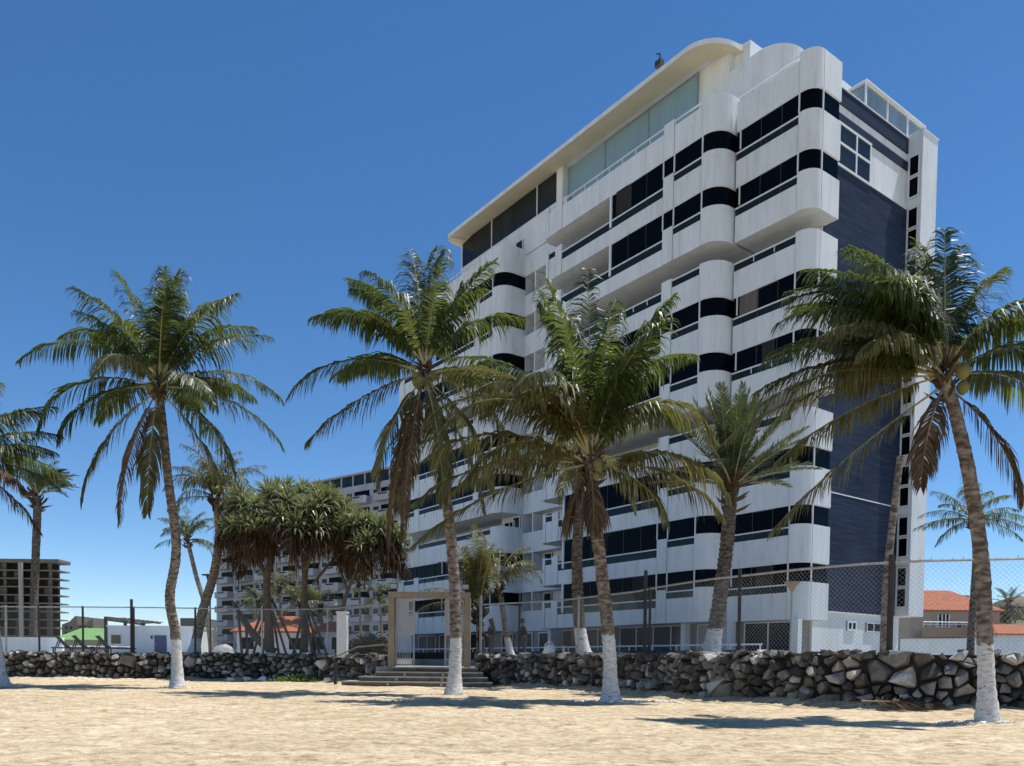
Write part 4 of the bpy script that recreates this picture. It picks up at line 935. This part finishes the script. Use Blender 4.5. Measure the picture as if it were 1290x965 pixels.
tips2 = dome(463, 694, 38, 38, 1.6, 17, 8) + [(508, 706, 0, .75), (500, 700, .3, .7), (440, 700, 0, .9), (465, 698, -.6, .9), (490, 690, .2, .8), (430, 690, .5, .9)]
screw_pine('smaller screw pine with a slanting trunk between the large screw pine and the gate', (432, 822), 40, LM2, tips2, 1.1, [(430, 780, 422, 822), (430, 785, 438, 822)], 2)

# ------------------------------------------------------------------ shrubs
def shrub(name, label, cx, cy_, Y, rx, rz, n, m, seed, ls=.16, zb=TZ, cat='shrub'):
    rr = random.Random(seed); a = at(cx, cy_, Y); mb = MB()
    for _ in range(n):
        u = Vector((rr.gauss(0, 1), rr.gauss(0, 1), rr.gauss(0, 1))).normalized() * rr.uniform(.55, 1.05)
        bl = 1 + .35 * noise.noise(u * 2.3 + Vector((seed, 0, 0))); p = Vector((u.x * rx * bl, u.y * rx * .7 * bl, abs(u.z) * rz * bl))
        d = Vector((rr.gauss(0, 1), rr.gauss(0, 1), rr.gauss(.3, 1))).normalized(); q = d.cross(Vector((rr.gauss(0, 1), rr.gauss(0, 1), 1))).normalized(); l = ls * rr.uniform(.6, 1.3)
        mb.face([p - d * l * .5, p + q * l * .28, p + d * l * .5, p - q * l * .28])
    root = thing(name, label, cat, (a.x, a.y, zb)); mb.build('foliage', m, root)
    mb = MB()
    for i in range(6): an = i * 1.05; mb.tube([(0, 0, 0), (math.cos(an) * rx * .3, math.sin(an) * rx * .3, rz * .4), (math.cos(an) * rx * .6, math.sin(an) * rx * .5, rz * .75)], [.05, .035, .01], 5)
    mb.build('stem', PANB, root)
shrub('hedge_bush', 'dark green bush behind the fence immediately left of the gate', 468, 822, 40, 1.0, 1.1, 3200, SCRUB, 1)
shrub('hedge_bush', 'thin brownish bush between the white pillar and the dark green bush', 447, 822, 41, .45, .95, 420, LEAFO, 2)

# ------------------------------------------------------------------ people
def skin_mesh(name, verts, edges, radii, m, parent, root=0):
    me = bpy.data.meshes.new(name); me.from_pydata(verts, edges, []); o = bpy.data.objects.new(name, me); COL.objects.link(o); o.parent = parent
    me.materials.append(m)
    md = o.modifiers.new('skin', 'SKIN'); md.use_smooth_shade = True
    lay = me.skin_vertices[0].data if me.skin_vertices else None
    if lay is None:
        bm = bmesh.new(); bm.from_mesh(me); bm.verts.layers.skin.verify(); bm.to_mesh(me); bm.free(); lay = me.skin_vertices[0].data
    for i, r in enumerate(radii): lay[i].radius = r if isinstance(r, tuple) else (r, r)
    lay[root].use_root = True
    s = o.modifiers.new('sub', 'SUBSURF'); s.levels = 1; s.render_levels = 2
    return o
def person(label, x, Y, face, hgt, hair_long, top_m, leg_m, armL, armR, lean=0.0):
    """face: heading in degrees; arms: elbow and wrist offsets from the shoulder in body axes (forward, side, up)"""
    a = at(x, 822, Y); root = thing('person', label, 'person', (a.x, a.y, TZ), R(face)); k = hgt / 1.75
    # body axes: +X forward
    def V(f, s_, z): return (f * k + lean * max(0, z - .9) * k, s_ * k, z * k)
    J = [V(0, 0, .95), V(0, 0, 1.15), V(.01, 0, 1.33), V(.0, 0, 1.47), V(.01, 0, 1.56), V(.02, 0, 1.645), V(.015, 0, 1.72)]
    Rr = [.115, .105, .12, .06, .062, .092, .075]
    E = [(0, 1), (1, 2), (2, 3), (3, 4), (4, 5), (5, 6)]
    for sg, arm in ((1, armL), (-1, armR)):
        n = len(J); sh = (0, .19 * sg, 1.40)
        J += [V(*sh), V(sh[0] + arm[0][0], sh[1] + arm[0][1] * sg, sh[2] + arm[0][2]), V(sh[0] + arm[1][0], sh[1] + arm[1][1] * sg, sh[2] + arm[1][2])]
        Rr += [.058, .043, .03]; E += [(2, n), (n, n + 1), (n + 1, n + 2)]
        # hand: palm, four fingers, thumb
        e, w_ = Vector(J[n + 1]), Vector(J[n + 2]); d = (w_ - e).normalized(); sd_ = d.cross(Vector((0, 0, 1)))
        if sd_.length < .1: sd_ = Vector((0, 1, 0))
        sd_.normalize(); pm = w_ + d * .05 * k; J.append(tuple(pm)); Rr.append((.036, .02)); E.append((n + 2, n + 3))
        for q, (o_, l) in enumerate(((-.03, .065), (-.01, .08), (.01, .075), (.03, .06))):
            J.append(tuple(pm + d * .035 * k + sd_ * o_ * k)); J.append(tuple(pm + d * (.035 + l) * k + sd_ * o_ * 1.1 * k + Vector((0, 0, -.02)) * k)); Rr += [.009, .008]; m_ = len(J); E += [(n + 3, m_ - 2), (m_ - 2, m_ - 1)]
        J.append(tuple(pm + sd_ * -.05 * k + d * .03 * k)); Rr.append(.01); E.append((n + 3, len(J) - 1))
    legs = []
    for sg in (1, -1):
        n = len(J); J += [V(0, .10 * sg, .88), V(.02, .11 * sg, .48), V(-.02, .115 * sg, .08), V(.13, .12 * sg, .03)]; Rr += [.09, .062, .045, (.045, .03)]; E += [(0, n), (n, n + 1), (n + 1, n + 2), (n + 2, n + 3)]; legs.append(n)
    skin_mesh('body', J, E, Rr, SKIN, root)
    up = lambda r, g: tuple(q + g * k for q in r) if isinstance(r, tuple) else r + g * k
    # face
    mb = MB(); hd = Vector(J[5]); fx = hd + Vector((.085 * k, 0, 0))
    mb.hull([tuple(fx + Vector(q) * k) for q in ((0, -.015, -.03), (0, .015, -.03), (.028, 0, -.028), (0, 0, .03), (-.01, -.012, .02), (-.01, .012, .02))])
    mb.build('nose', SKIN, root)
    for sg in (1, -1):
        mb = MB(); c = hd + Vector((.08, .033 * sg, .015)) * k; mb.tube([c - Vector((.012, 0, 0)), c + Vector((.006, 0, 0))], [.013 * k, .006 * k], 8); mb.build('eye', HAIR, root)
        mb = MB(); c = hd + Vector((-.005, .092 * sg, 0)) * k; mb.tube([c + Vector((0, 0, -.03)) * k, c, c + Vector((0, 0, .03)) * k], [.008 * k, .016 * k, .012 * k], 6); mb.build('ear', SKIN, root)
    mb = MB(); c = hd + Vector((.083, 0, -.045)) * k; mb.box(tuple(c + Vector((-.02, -.025, -.006)) * k), tuple(c + Vector((.004, .025, .006)) * k)); mb.build('mouth', mat('lips', (.25, .09, .08)), root)
    # clothes
    n = 7; tv = [tuple(Vector(J[0]) - Vector((0, 0, .09)) * k), J[1], J[2]] + [tuple(Vector(J[3]) - Vector((0, 0, .02)) * k)]; tr = [.165 * k, .155 * k, .175 * k, .09 * k]; te = [(0, 1), (1, 2), (2, 3)]
    i0 = 7
    for _ in (0, 1):
        m_ = len(tv); el, wr = Vector(J[i0 + 1]), Vector(J[i0 + 2]); tv += [J[i0], J[i0 + 1], tuple(el.lerp(wr, .85))]; tr += [.075 * k, .06 * k, .05 * k]; te += [(2, m_), (m_, m_ + 1), (m_ + 1, m_ + 2)]
        i0 += 3 + 1 + 8 + 1
    skin_mesh('shirt', tv, te, tr, top_m, root)
    lv = [tuple(Vector(J[0]) + Vector((0, 0, .06)))]; lr = [.15 * k]; le = []
    for n in legs:
        m_ = len(lv); lv += [J[n], J[n + 1], J[n + 2]]; lr += [.108 * k, .08 * k, .066 * k]; le += [(0, m_), (m_, m_ + 1), (m_ + 1, m_ + 2)]
    skin_mesh('trousers', lv, le, lr, leg_m, root)
    h = Vector(J[5]); hv = [tuple(h + Vector((.0, 0, .095)) * k), tuple(h + Vector((-.02, 0, .05)) * k), tuple(h + Vector((-.035, 0, .0)) * k), tuple(h + Vector((-.05, 0, -.06)) * k)]; hr_ = [.085 * k, .108 * k, .105 * k, .075 * k]; he = [(0, 1), (1, 2), (2, 3)]
    if hair_long: hv += [tuple(h + Vector((-.1, 0, -.2)) * k), tuple(h + Vector((-.15, 0, -.42)) * k)]; hr_ += [.1 * k, .06 * k]; he += [(3, 4), (4, 5)]
    skin_mesh('hair', hv, he, hr_, HAIR, root, 1)
    return root
person('person with long dark hair, black top and jeans behind the fence near the gate', 619, 35.2, 160, 1.66, True, CLOTHB, CLOTHJ, ((.08, .05, -.27), (.3, .0, -.2)), ((.05, .06, -.28), (.2, .02, -.45)))
person('person in a dark top leaning forward alone behind the fence right of the young palm', 661, 34.6, 172, 1.66, False, CLOTHB, CLOTHJ, ((.12, .04, -.26), (.36, -.03, -.18)), ((.02, .09, -.28), (.12, .04, -.5)), lean=.16)
person('person in dark clothes half hidden beside the fence post nearest the gate', 605.5, 35.9, 20, 1.58, False, CLOTHB, CLOTHB, ((.08, .06, -.27), (.28, .02, -.22)), ((.06, .06, -.27), (.26, .02, -.28)))

# white bag on the wall and a pipe stub
mb = MB(); a = at(692, 822, 31.9)
prof = [(.0, .21, .15), (.08, .25, .18), (.2, .2, .15), (.3, .13, .09), (.36, .09, .03)]
rr = random.Random(3); n = 12; b0 = 0
for (z, rx, ry) in prof:
    for k in range(n): t = 6.283 * k / n; j = rr.uniform(.85, 1.12); mb.v.append((math.cos(t) * rx * j, math.sin(t) * ry * j, z + rr.uniform(-.03, .03) * (z > 0)))
for i in range(len(prof) - 1):
    for k in range(n): mb.f.append((i * n + k, i * n + (k + 1) % n, (i + 1) * n + (k + 1) % n, (i + 1) * n + k)); mb.m.append(0)
mb.f.append(tuple(range(n))); mb.f.append(tuple(range((len(prof) - 1) * n, len(prof) * n))); mb.m += [0, 0]
bag = thing('bag', 'crumpled white bag standing on top of the right rubble wall', 'bag', (a.x, a.y, 1.36)); mb.build('sack', CLOTHW, bag)
mb = MB(); mb.tube([(-.2, 0, .2), (-.15, -.03, .4), (0, -.05, .5), (.13, -.03, .42), (.24, 0, .16)], .02, 6); mb.build('handle', CLOTHW, bag)
mb = MB(); a = at(710, 822, 31.4); mb.tube([(0, 0, 0), (0, 0, .16), (0, 0, .3)], .05, 8); mb.tube([(0, 0, .3), (0, 0, .34)], .065, 8); tag(mb.build('pipe_stub', CONC, loc=(a.x, a.y, 1.34)), 'short upright pipe stub on the right rubble wall beside the white bag', 'pipe')

# ------------------------------------------------------------------ pool deck at left
dk = MB(); a0, a1 = at(-40, 822, 40.2), at(250, 822, 40.2); dk.box((a0.x, 40.0, TZ - .02), (a1.x, 60, TZ + .06)); o = dk.build('pool_deck', WHITE); o['kind'] = 'structure'
wl = MB(); a0, a1 = at(-60, 803, 47), at(78, 803, 47); wl.box((a0.x, 47, TZ), (a1.x, 47.25, at(40, 804, 47).z)); wl.box((a0.x, 46.96, at(40, 804, 47).z), (a1.x, 47.29, at(40, 804, 47).z + .06)); tag(wl.build('parapet_wall', WHITE), 'low white wall along the pool deck behind the left rubble wall', 'wall')
def lounger():
    r = thing('sun_lounger', '', 'sun lounger', (0, 0, 0), 0, 'sun loungers on the pool deck')
    mb = MB(); 
    for y in (-.3, .3):
        mb.bar((-1.1, y, .3), (.9, y, .3), .05); mb.bar((-1.0, y, 0), (-1.0, y, .3), .05); mb.bar((.8, y, 0), (.8, y, .3), .05)
    mb.build('frame', MESHF, r)
    mb = MB(); mb.hull([(-.42, -.34, .3), (-.42, .34, .3), (-.95, -.34, .92), (-.95, .34, .92), (-.34, -.34, .33), (-.34, .34, .33), (-.87, -.34, .95), (-.87, .34, .95)]); mb.bar((-.9, -.3, .3), (-.75, -.3, .7), .04); mb.bar((-.9, .3, .3), (-.75, .3, .7), .04); mb.build('backrest', MESHF, r)
    mb = MB(); mb.box((-.4, -.32, .33), (.9, .32, .36)); mb.build('seat', MESHF, r)
    mb = MB(); mb.hull([(-.33, -.3, .361), (-.33, .3, .361), (.88, -.3, .361), (.88, .3, .361), (-.33, -.28, .42), (-.33, .28, .42), (.86, .28, .41), (.86, -.28, .41)]); mb.build('cushion', CLOTHW, r)
    return r
lg = lounger(); first = True
for x, lab in ((93, 'leftmost of the three dark sun loungers with raised backs behind the left wall'), (117, 'middle one of the three dark sun loungers with raised backs'), (146, 'dark sun lounger nearest to the white hut, right of the other two')):
    o = lg if first else copy_tree(lg); first = False; a = at(x, 820, 42.5); o.location = (a.x, 42.5 + .3 * rnd.random(), TZ + .06); o.rotation_euler = (0, 0, R(38)); o['label'] = lab
# white hut
a0, a1 = at(136, 822, 60), at(242, 822, 60); zt = at(190, 790, 60).z
hut = thing('white_hut', 'flat roofed white pool hut with a dark blue door behind the left wall', 'hut', ((a0.x + a1.x) / 2, 60, TZ)); hw = (a1.x - a0.x) / 2; hh = zt - TZ
mb = MB(); mb.box((-hw, 0, 0), (hw, 4, hh)); mb.box((-hw - .08, -.08, hh), (hw + .08, 4.08, hh + .1)); mb.build('wall', WHITE, hut)
def hx(px): return at(px, 810, 60).x - hut.location.x
mb = MB(); mb.box((hx(195), -.06, 0), (hx(210), .05, at(200, 800.5, 60).z - TZ)); d = mb.build('door', DENIMD, hut); mb = MB(); mb.box((hx(197), -.1, .9), (hx(198), -.06, 1.0)); mb.build('handle', STEEL, d)
mb = MB(); z0, z1 = at(146, 811, 60).z - TZ, at(146, 800, 60).z - TZ; mb.box((hx(140.5), -.05, z0), (hx(152), .04, z1)); mb.build('window', mat('olive_shutter', (.13, .12, .07)), hut)
mb = MB(); mb.box((hx(190.5), -.1, at(0, 803, 60).z - TZ), (hx(192.5), -.01, at(0, 799, 60).z - TZ)); mb.build('wall_lamp', DARKM, hut)
# pergola frame beyond the hut
pg = thing('pergola', 'dark open pergola frame standing behind the white hut', 'pergola', (at(157, 800, 65).x, 65, TZ)); zz = at(157, 779, 65).z - TZ
def gx(px): return at(px, 800, 65).x - pg.location.x
for px, zt_ in ((133.5, 777), (158, 782), (181, 784)): mb = MB(); mb.box((gx(px) - .1, -.1, 0), (gx(px) + .1, .1, at(157, zt_, 65).z - TZ)); mb.build('post', DARKM, pg)
mb = MB(); mb.bar((gx(133), 0, at(0, 779, 65).z - TZ), (gx(182), 0, at(0, 785, 65).z - TZ), .12); mb.bar((gx(133), .2, at(0, 776, 65).z - TZ), (gx(182), 3, at(0, 781, 65).z - TZ), .1)
for i in range(9): q = i / 8; mb.bar((gx(133 + 49 * q), 0, at(0, 779 + 6 * q, 65).z - TZ + .08), (gx(136 + 49 * q), 3, at(0, 776 + 5 * q, 65).z - TZ + .1), .05)
mb.build('beam', DARKM, pg)
# green roofed shed and ruined concrete frame
sh = thing('green_roof_shed', 'long low shed with a bright green sheet roof left of the white hut', 'shed', (at(102, 810, 100).x, 100, TZ)); w_ = at(134, 800, 100).x - at(102, 800, 100).x
z0, z1 = at(0, 806, 100).z - TZ, at(0, 794, 100).z - TZ
mb = MB(); mb.box((-w_, 0, 0), (w_, 6, z0)); mb.build('wall', BEIGE, sh)
mb = MB(); mb.hull([(-w_ - .3, -.5, z0), (w_ + .3, -.5, z0), (-w_ - .3, -.5, z0 + .1), (w_ + .3, -.5, z0 + .1), (-w_ * .8, 5, z1 + .6), (w_ * .9, 5, z1 + .5), (-w_ * .8, 6.5, z0), (w_, 6.5, z0)]); mb.build('roof', GREEN, sh)
ru = thing('ruined_building', 'broken beige concrete building shell beyond the green roofed shed', 'building', (at(98, 810, 170).x, 170, TZ))
def ux(px): return at(px, 800, 170).x - ru.location.x
def uz(py): return at(98, py, 170).z - TZ
mb = MB()
for pl_ in ([(78, 815), (78, 787), (88, 783), (95, 776), (97, 776), (98, 815)], [(98, 815), (98, 787), (108, 787), (112, 782), (117, 778), (118.5, 815)]):
    q = [(ux(x), uz(y)) for x, y in pl_]; n0 = len(mb.v); n = len(q)
    mb.v += [(x, 0, max(z, 0)) for x, z in q] + [(x, 6, max(z, 0)) for x, z in q]; mb.f.append(tuple(range(n0, n0 + n))); mb.f.append(tuple(range(n0 + n, n0 + 2 * n))); mb.m += [0, 0]
    for i in range(n): j = (i + 1) % n; mb.f.append((n0 + i, n0 + j, n0 + n + j, n0 + n + i)); mb.m.append(0)
mb.build('wall', CONCD, ru)
mb = MB()
for x in (82, 88, 101, 106, 112):
    for y in (789, 796): mb.box((ux(x), -.06, uz(y + 3.5)), (ux(x + 3), .02, uz(y)))
mb.build('window', BLACK, ru)

# unfinished concrete hotel far left
YH = 270; hr0 = at(66, 800, YH); ch = thing('unfinished_building', 'unfinished concrete block of open floor slabs at the far left', 'building', (hr0.x, YH, TZ)); W_ = 62
ztop = at(66, 708, YH).z - TZ; nf = 12; fh = ztop / (nf - .3)
for k in range(nf + 1):
    z = ztop - k * fh
    if z < .5: continue
    mb = MB(); mb.box((-W_, -1.2, z - .4), (3.0 - .12 * k, 6, z)); mb.build('floor_slab', CONCD, ch)
mb = MB()
for i in range(13): x = -.6 - i * 5.0; mb.box((x - .4, .2, 0), (x + .4, .8, ztop - .41))
mb.build('column', CONCD, ch)
rr = random.Random(4); mb = MB(); mb.box((-W_, 4.5, 0), (-.3, 5.5, ztop - .42)); mb.build('inner_wall', mat('shade_toned_concrete', (.10, .085, .065), .9, .1, vary=.4, vscale=.4), ch)  # inner wall colour holds the shade seen between the slabs
for k in range(nf - 1):
    z = ztop - (k + 1) * fh
    for i in range(5):
        if z > 0 and rr.random() < .7: x = -1.1 - i * 5.0; mb = MB(); mb.box((x - rr.choice((1.0, 1.6, 2.2)), 1.4, z + .01), (x, 1.6, z + fh - .42)); mb.build('partition', CONCD, ch)
mb = MB(); mb.box((-W_, -1.25, ztop + .01), (3.1, 6.1, ztop + .8)); mb.build('roof_parapet', CONCD, ch)
mb = MB(); mb.box((-9.9, -1.9, 0), (-8.6, -1.22, ztop - .4)); mb.build('hoist_tower', CONC, ch)

# apartment block behind the screw pines
c0 = Vector((-19.5, 141, TZ)); cdir = Vector((-.79, .61, 0)); cn = Vector((-.61, -.79, 0))
WHITE3 = mat('grey_white_paint', (.42, .43, .45), .7, .2, vary=.2, vscale=.5)
ap = thing('apartment_block', 'grey white apartment block with stacked balconies behind the screw pines', 'building', c0, math.atan2(cdir.y, cdir.x))
# local +X along the front to the left, local +Y points to the viewer's side: front is at +Y
LWD = 56; HT = 31.5
mb = MB(); mb.box((-3, -12, 0), (LWD, -.02, HT)); mb.build('wall', WHITE3, ap)
for k in range(10):
    z = 1.0 + k * 3.0
    for i in range(8):
        x = .6 + i * 7.0
        if x + 5 > LWD: continue
        mb = MB(); mb.box((x, -.01, z - .15), (x + 4.6, 1.6, z)); mb.box((x, 1.45, z), (x + 4.6, 1.6, z + 1.15)); mb.box((x, 0, z), (x + .15, 1.45, z + 1.15)); mb.box((x + 4.45, 0, z), (x + 4.6, 1.45, z + 1.15))
        b_ = mb.build('balcony', WHITE3, ap)
        mb = MB(); mb.box((x + 1.2, 1.44, z + .78), (x + 3.4, 1.63, z + 1.02)); mb.build('slot', BLACK, b_)
        mb = MB(); mb.box((x + .3, -.05, z + .05), (x + 4.3, .03, z + 2.35)); mb.build('window', GLASS, ap)
    for i in range(7): x = 5.6 + i * 7.0; mb = MB(); mb.box((x, -.05, z + .9), (x + 1.3, .03, z + 2.2)); mb.build('window', GREYG, ap)
mb = MB(); mb.box((-2.6, -11, HT), (LWD - .4, -1.2, HT + 2.2)); mb.build('penthouse', GREYG, ap)
mb = MB()
for i in range(18): x = -2.6 + i * 3.2; mb.box((x, -1.25, HT), (x + .35, -1.1, HT + 2.2))
mb.box((-3, -12, HT + 2.2), (LWD, -.6, HT + 2.5)); mb.build('roof', WHITE3, ap)
# tiled houses behind the screw pines
def hip_house(name, label, pl_, pr, yb, ye, yr, Y, m=WHITE, depth=7, win=2, ridge=.35):
    a, b = at(pl_, yb, Y), at(pr, yb, Y); w_ = (b.x - a.x) / 2; r = thing(name, label, 'house', ((a.x + b.x) / 2, Y, TZ)); ze = at((pl_ + pr) / 2, ye, Y).z - TZ; zr = at((pl_ + pr) / 2, yr, Y + depth / 2).z - TZ
    mb = MB(); mb.box((-w_ + .4, 0, 0), (w_ - .4, depth, ze)); mb.build('wall', m, r)
    mb = MB(); mb.hull([(-w_, -.5, ze), (w_, -.5, ze), (w_, depth + .5, ze), (-w_, depth + .5, ze), (-w_, -.5, ze + .12), (w_, -.5, ze + .12), (-w_ * ridge, depth / 2, zr), (w_ * ridge, depth / 2, zr)]); rf = mb.build('roof', TERRA, r)
    for i in range(win):
        x = -w_ * .6 + i * w_ * 1.2 / max(1, win - 1); g = MB(); g.box((x - .5, -.05, ze * .35), (x + .5, .03, ze * .8)); g.build('window', GLASS, r)
    return r, w_, ze
hip_house('tiled_pavilion', 'white pavilion with an orange tiled roof behind the screw pine trunks', 292, 392, 822, 797, 776, 66)
hip_house('tiled_pavilion', 'smaller orange tiled roof pavilion just left of the white pillar', 392, 434, 822, 796, 783, 68, depth=5)
# white boulders beside the lamp
for (x, s, lab) in ((281, .62, 'rounded white painted boulder right of the disc capped lamp'), (249, .4, 'white painted boulder left of the disc capped lamp')):
    a = at(x, 822, 46); rr = random.Random(x); mb = MB(); mb.hull([tuple(Vector((math.cos(q * 2.4) * math.sqrt(1 - (q / 60) ** 2) * 1.1, math.sin(q * 2.4) * math.sqrt(1 - (q / 60) ** 2) * .8, q / 60 * 1.15)) * s * rr.uniform(.86, 1.06)) for q in range(60)]); tag(mb.build('painted_boulder', mat('chalky_white', (.46, .45, .43), .9, .1, vary=.3, vscale=4, bump=.5, bscale=5), loc=(a.x, 46, TZ)), lab, 'boulder')

# ------------------------------------------------------------------ right background
r, w_, ze = hip_house('tiled_house', 'two storey beige house with an orange tiled roof right of the tower', 1140, 1262, 822, 770, 744, 95, BEIGE, 9, 0, .3)
def rx_(px): return at(px, 790, 95).x - r.location.x
def rz_(py): return at(1200, py, 95).z - TZ
mb = MB(); mb.hull([(rx_(1183), 6, rz_(770)), (rx_(1258), 6, rz_(770)), (rx_(1183), 6, rz_(744)), (rx_(1256), 6, rz_(744)), (rx_(1183), 12, rz_(770)), (rx_(1258), 12, rz_(770)), (rx_(1183), 12, rz_(744)), (rx_(1256), 12, rz_(744))]); mb.build('attic_block', mat('brown_render', (.3, .17, .13), .9, .1), r)
g = MB(); g.box((rx_(1181), -.05, rz_(790)), (rx_(1195), .05, rz_(774))); g = g.build('window', GLASS, r)
f_ = MB()
for px in (1181, 1186, 1190.5, 1195): f_.box((rx_(px) - .07, -.12, rz_(790)), (rx_(px) + .07, -.055, rz_(774)))
f_.box((rx_(1180.5), -.125, rz_(790.5)), (rx_(1195.5), -.052, rz_(789.5))); f_.build('frame', FRAME, g)
g = MB(); g.box((rx_(1203), -.05, rz_(790)), (rx_(1214), .05, rz_(786))); g.build('window', GREYG, r)
mb = MB(); mb.box((rx_(1152), -2.2, rz_(803)), (rx_(1216), -1.9, rz_(792))); mb.box((rx_(1152), -2.2, rz_(803.5)), (rx_(1216), 0, rz_(803))); bl_ = mb.build('balcony', mat('tan_render', (.33, .24, .16), .9, .1), r)
mb = MB()
for z in (788, 785): mb.bar((rx_(1152), -2.05, rz_(z)), (rx_(1216), -2.05, rz_(z)), .06)
for i in range(9): x = rx_(1152 + 8 * i); mb.bar((x, -2.05, rz_(792)), (x, -2.05, rz_(785)), .05)
mb.build('railing', FRAME, bl_)
a0, a1 = at(1136, 822, 70), at(1700, 822, 70); mb = MB(); zw = at(1190, 802, 70).z; mb.box((a0.x, 70, TZ - .02), (a1.x - 16, 70.3, zw - .25)); mb.hull([(a0.x, 70, zw - .26), (a0.x, 70.3, zw - .26), (a1.x - 16, 70, zw - .26), (a1.x - 16, 70.3, zw - .26), (a0.x, 70, zw - .22), (a1.x - 16, 70, zw + .15), (a1.x - 16, 70.3, zw + .15), (a0.x, 70.3, zw - .22)])
tag(mb.build('boundary_wall', WHITE), 'plain white boundary wall in front of the tiled beige house', 'wall')
hip_house('tiled_house', 'low house with a faded red tiled roof below the scrubby hill at the right edge', 1252, 1330, 822, 800, 787, 88, WHITE, 7, 1, .45)
# hill
mb = MB(); n = 40; c = at(1330, 815, 150)
for j in range(n + 1):
    for i in range(n + 1):
        u, v = i / n * 2 - 1, j / n * 2 - 1; rr_ = math.hypot(u, v); h = max(0, 1 - rr_) ** .8 * 13.5 * (1 + .35 * noise.noise(Vector((u * 3, v * 3, 2))))
        mb.v.append((c.x + u * 22, c.y + 14 + v * 30, TZ - .3 + h + .5 * noise.noise(Vector((u * 9, v * 9, 7))) * (h > 0)))
for j in range(n):
    for i in range(n): a = j * (n + 1) + i; mb.f.append((a, a + 1, a + n + 2, a + n + 1)); mb.m.append(0)
o = mb.build('hill', mat('dry_hillside', (.26, .22, .16), .95, .1, col2=(.10, .095, .05), vscale=.35, bump=.6, bscale=1.5, bdist=.4), smooth=True); o['kind'] = 'structure'
for i, (px, yy, Y, rx, rz, lab) in enumerate(((1262, 782, 120, 1.8, 2.6, 'dark scrub bush left of the others on the hillside beside the tiled house'), (1282, 778, 130, 2.8, 2.6, 'wide dark scrub bush on the hill at the right edge above the faded roof'), (1258, 818, 78, 1.0, 1.4, 'dark shrub in front of the faded red roofed house'), (1272, 820, 76, 1.3, 1.0, 'low dark shrub at the right edge behind the wall'))):
    a = at(px, yy, Y); shrub('scrub_bush', lab, px, yy, Y, rx, rz, 900, SCRUB, 30 + i, .3 if Y > 100 else .2, zb=a.z - .4 if Y > 100 else TZ, cat='bush')
PA = [(rr_az, 80 - i * 4, 40 - i * 6, 3.2, 'y') for i, rr_az in enumerate((0, 50, 120, 170, 200, 260, 310, 350, 90, 20, 150))]
palm('small_palm', 'spiky grey green palm on the hillside behind the leaning palm', [(1271, 775), (1271, 768), (1271, 762)], 125, .3, .25, PA, .5, -1, 99, base_z=at(1271, 775, 125).z, pairs=30, width=.08, stiff=True, hang=.3, ribr=.05)
# low town edge on the left horizon
for i, (px0, px1, yt, Y, lab) in enumerate(((205, 262, 778, 180, 'low grey green hillside house block behind the kinked palm'),)):
    a0, a1 = at(px0, 815, Y), at(px1, 815, Y); r = thing('distant_house', lab, 'house', ((a0.x + a1.x) / 2, Y, TZ)); h = at(px0, yt, Y).z - TZ; w_ = (a1.x - a0.x) / 2
    mb = MB(); mb.box((-w_, 0, 0), (w_, 8, h * .7)); mb.box((-w_ * .3, 1, h * .7), (w_ * .8, 8, h)); mb.build('wall', CONCD, r)
    mb = MB()
    for q in range(6): mb.box((-w_ * .9 + q * w_ * .32, -.06, h * .3), (-w_ * .9 + q * w_ * .32 + w_ * .16, .02, h * .55))
    mb.build('window', BLACK, r)
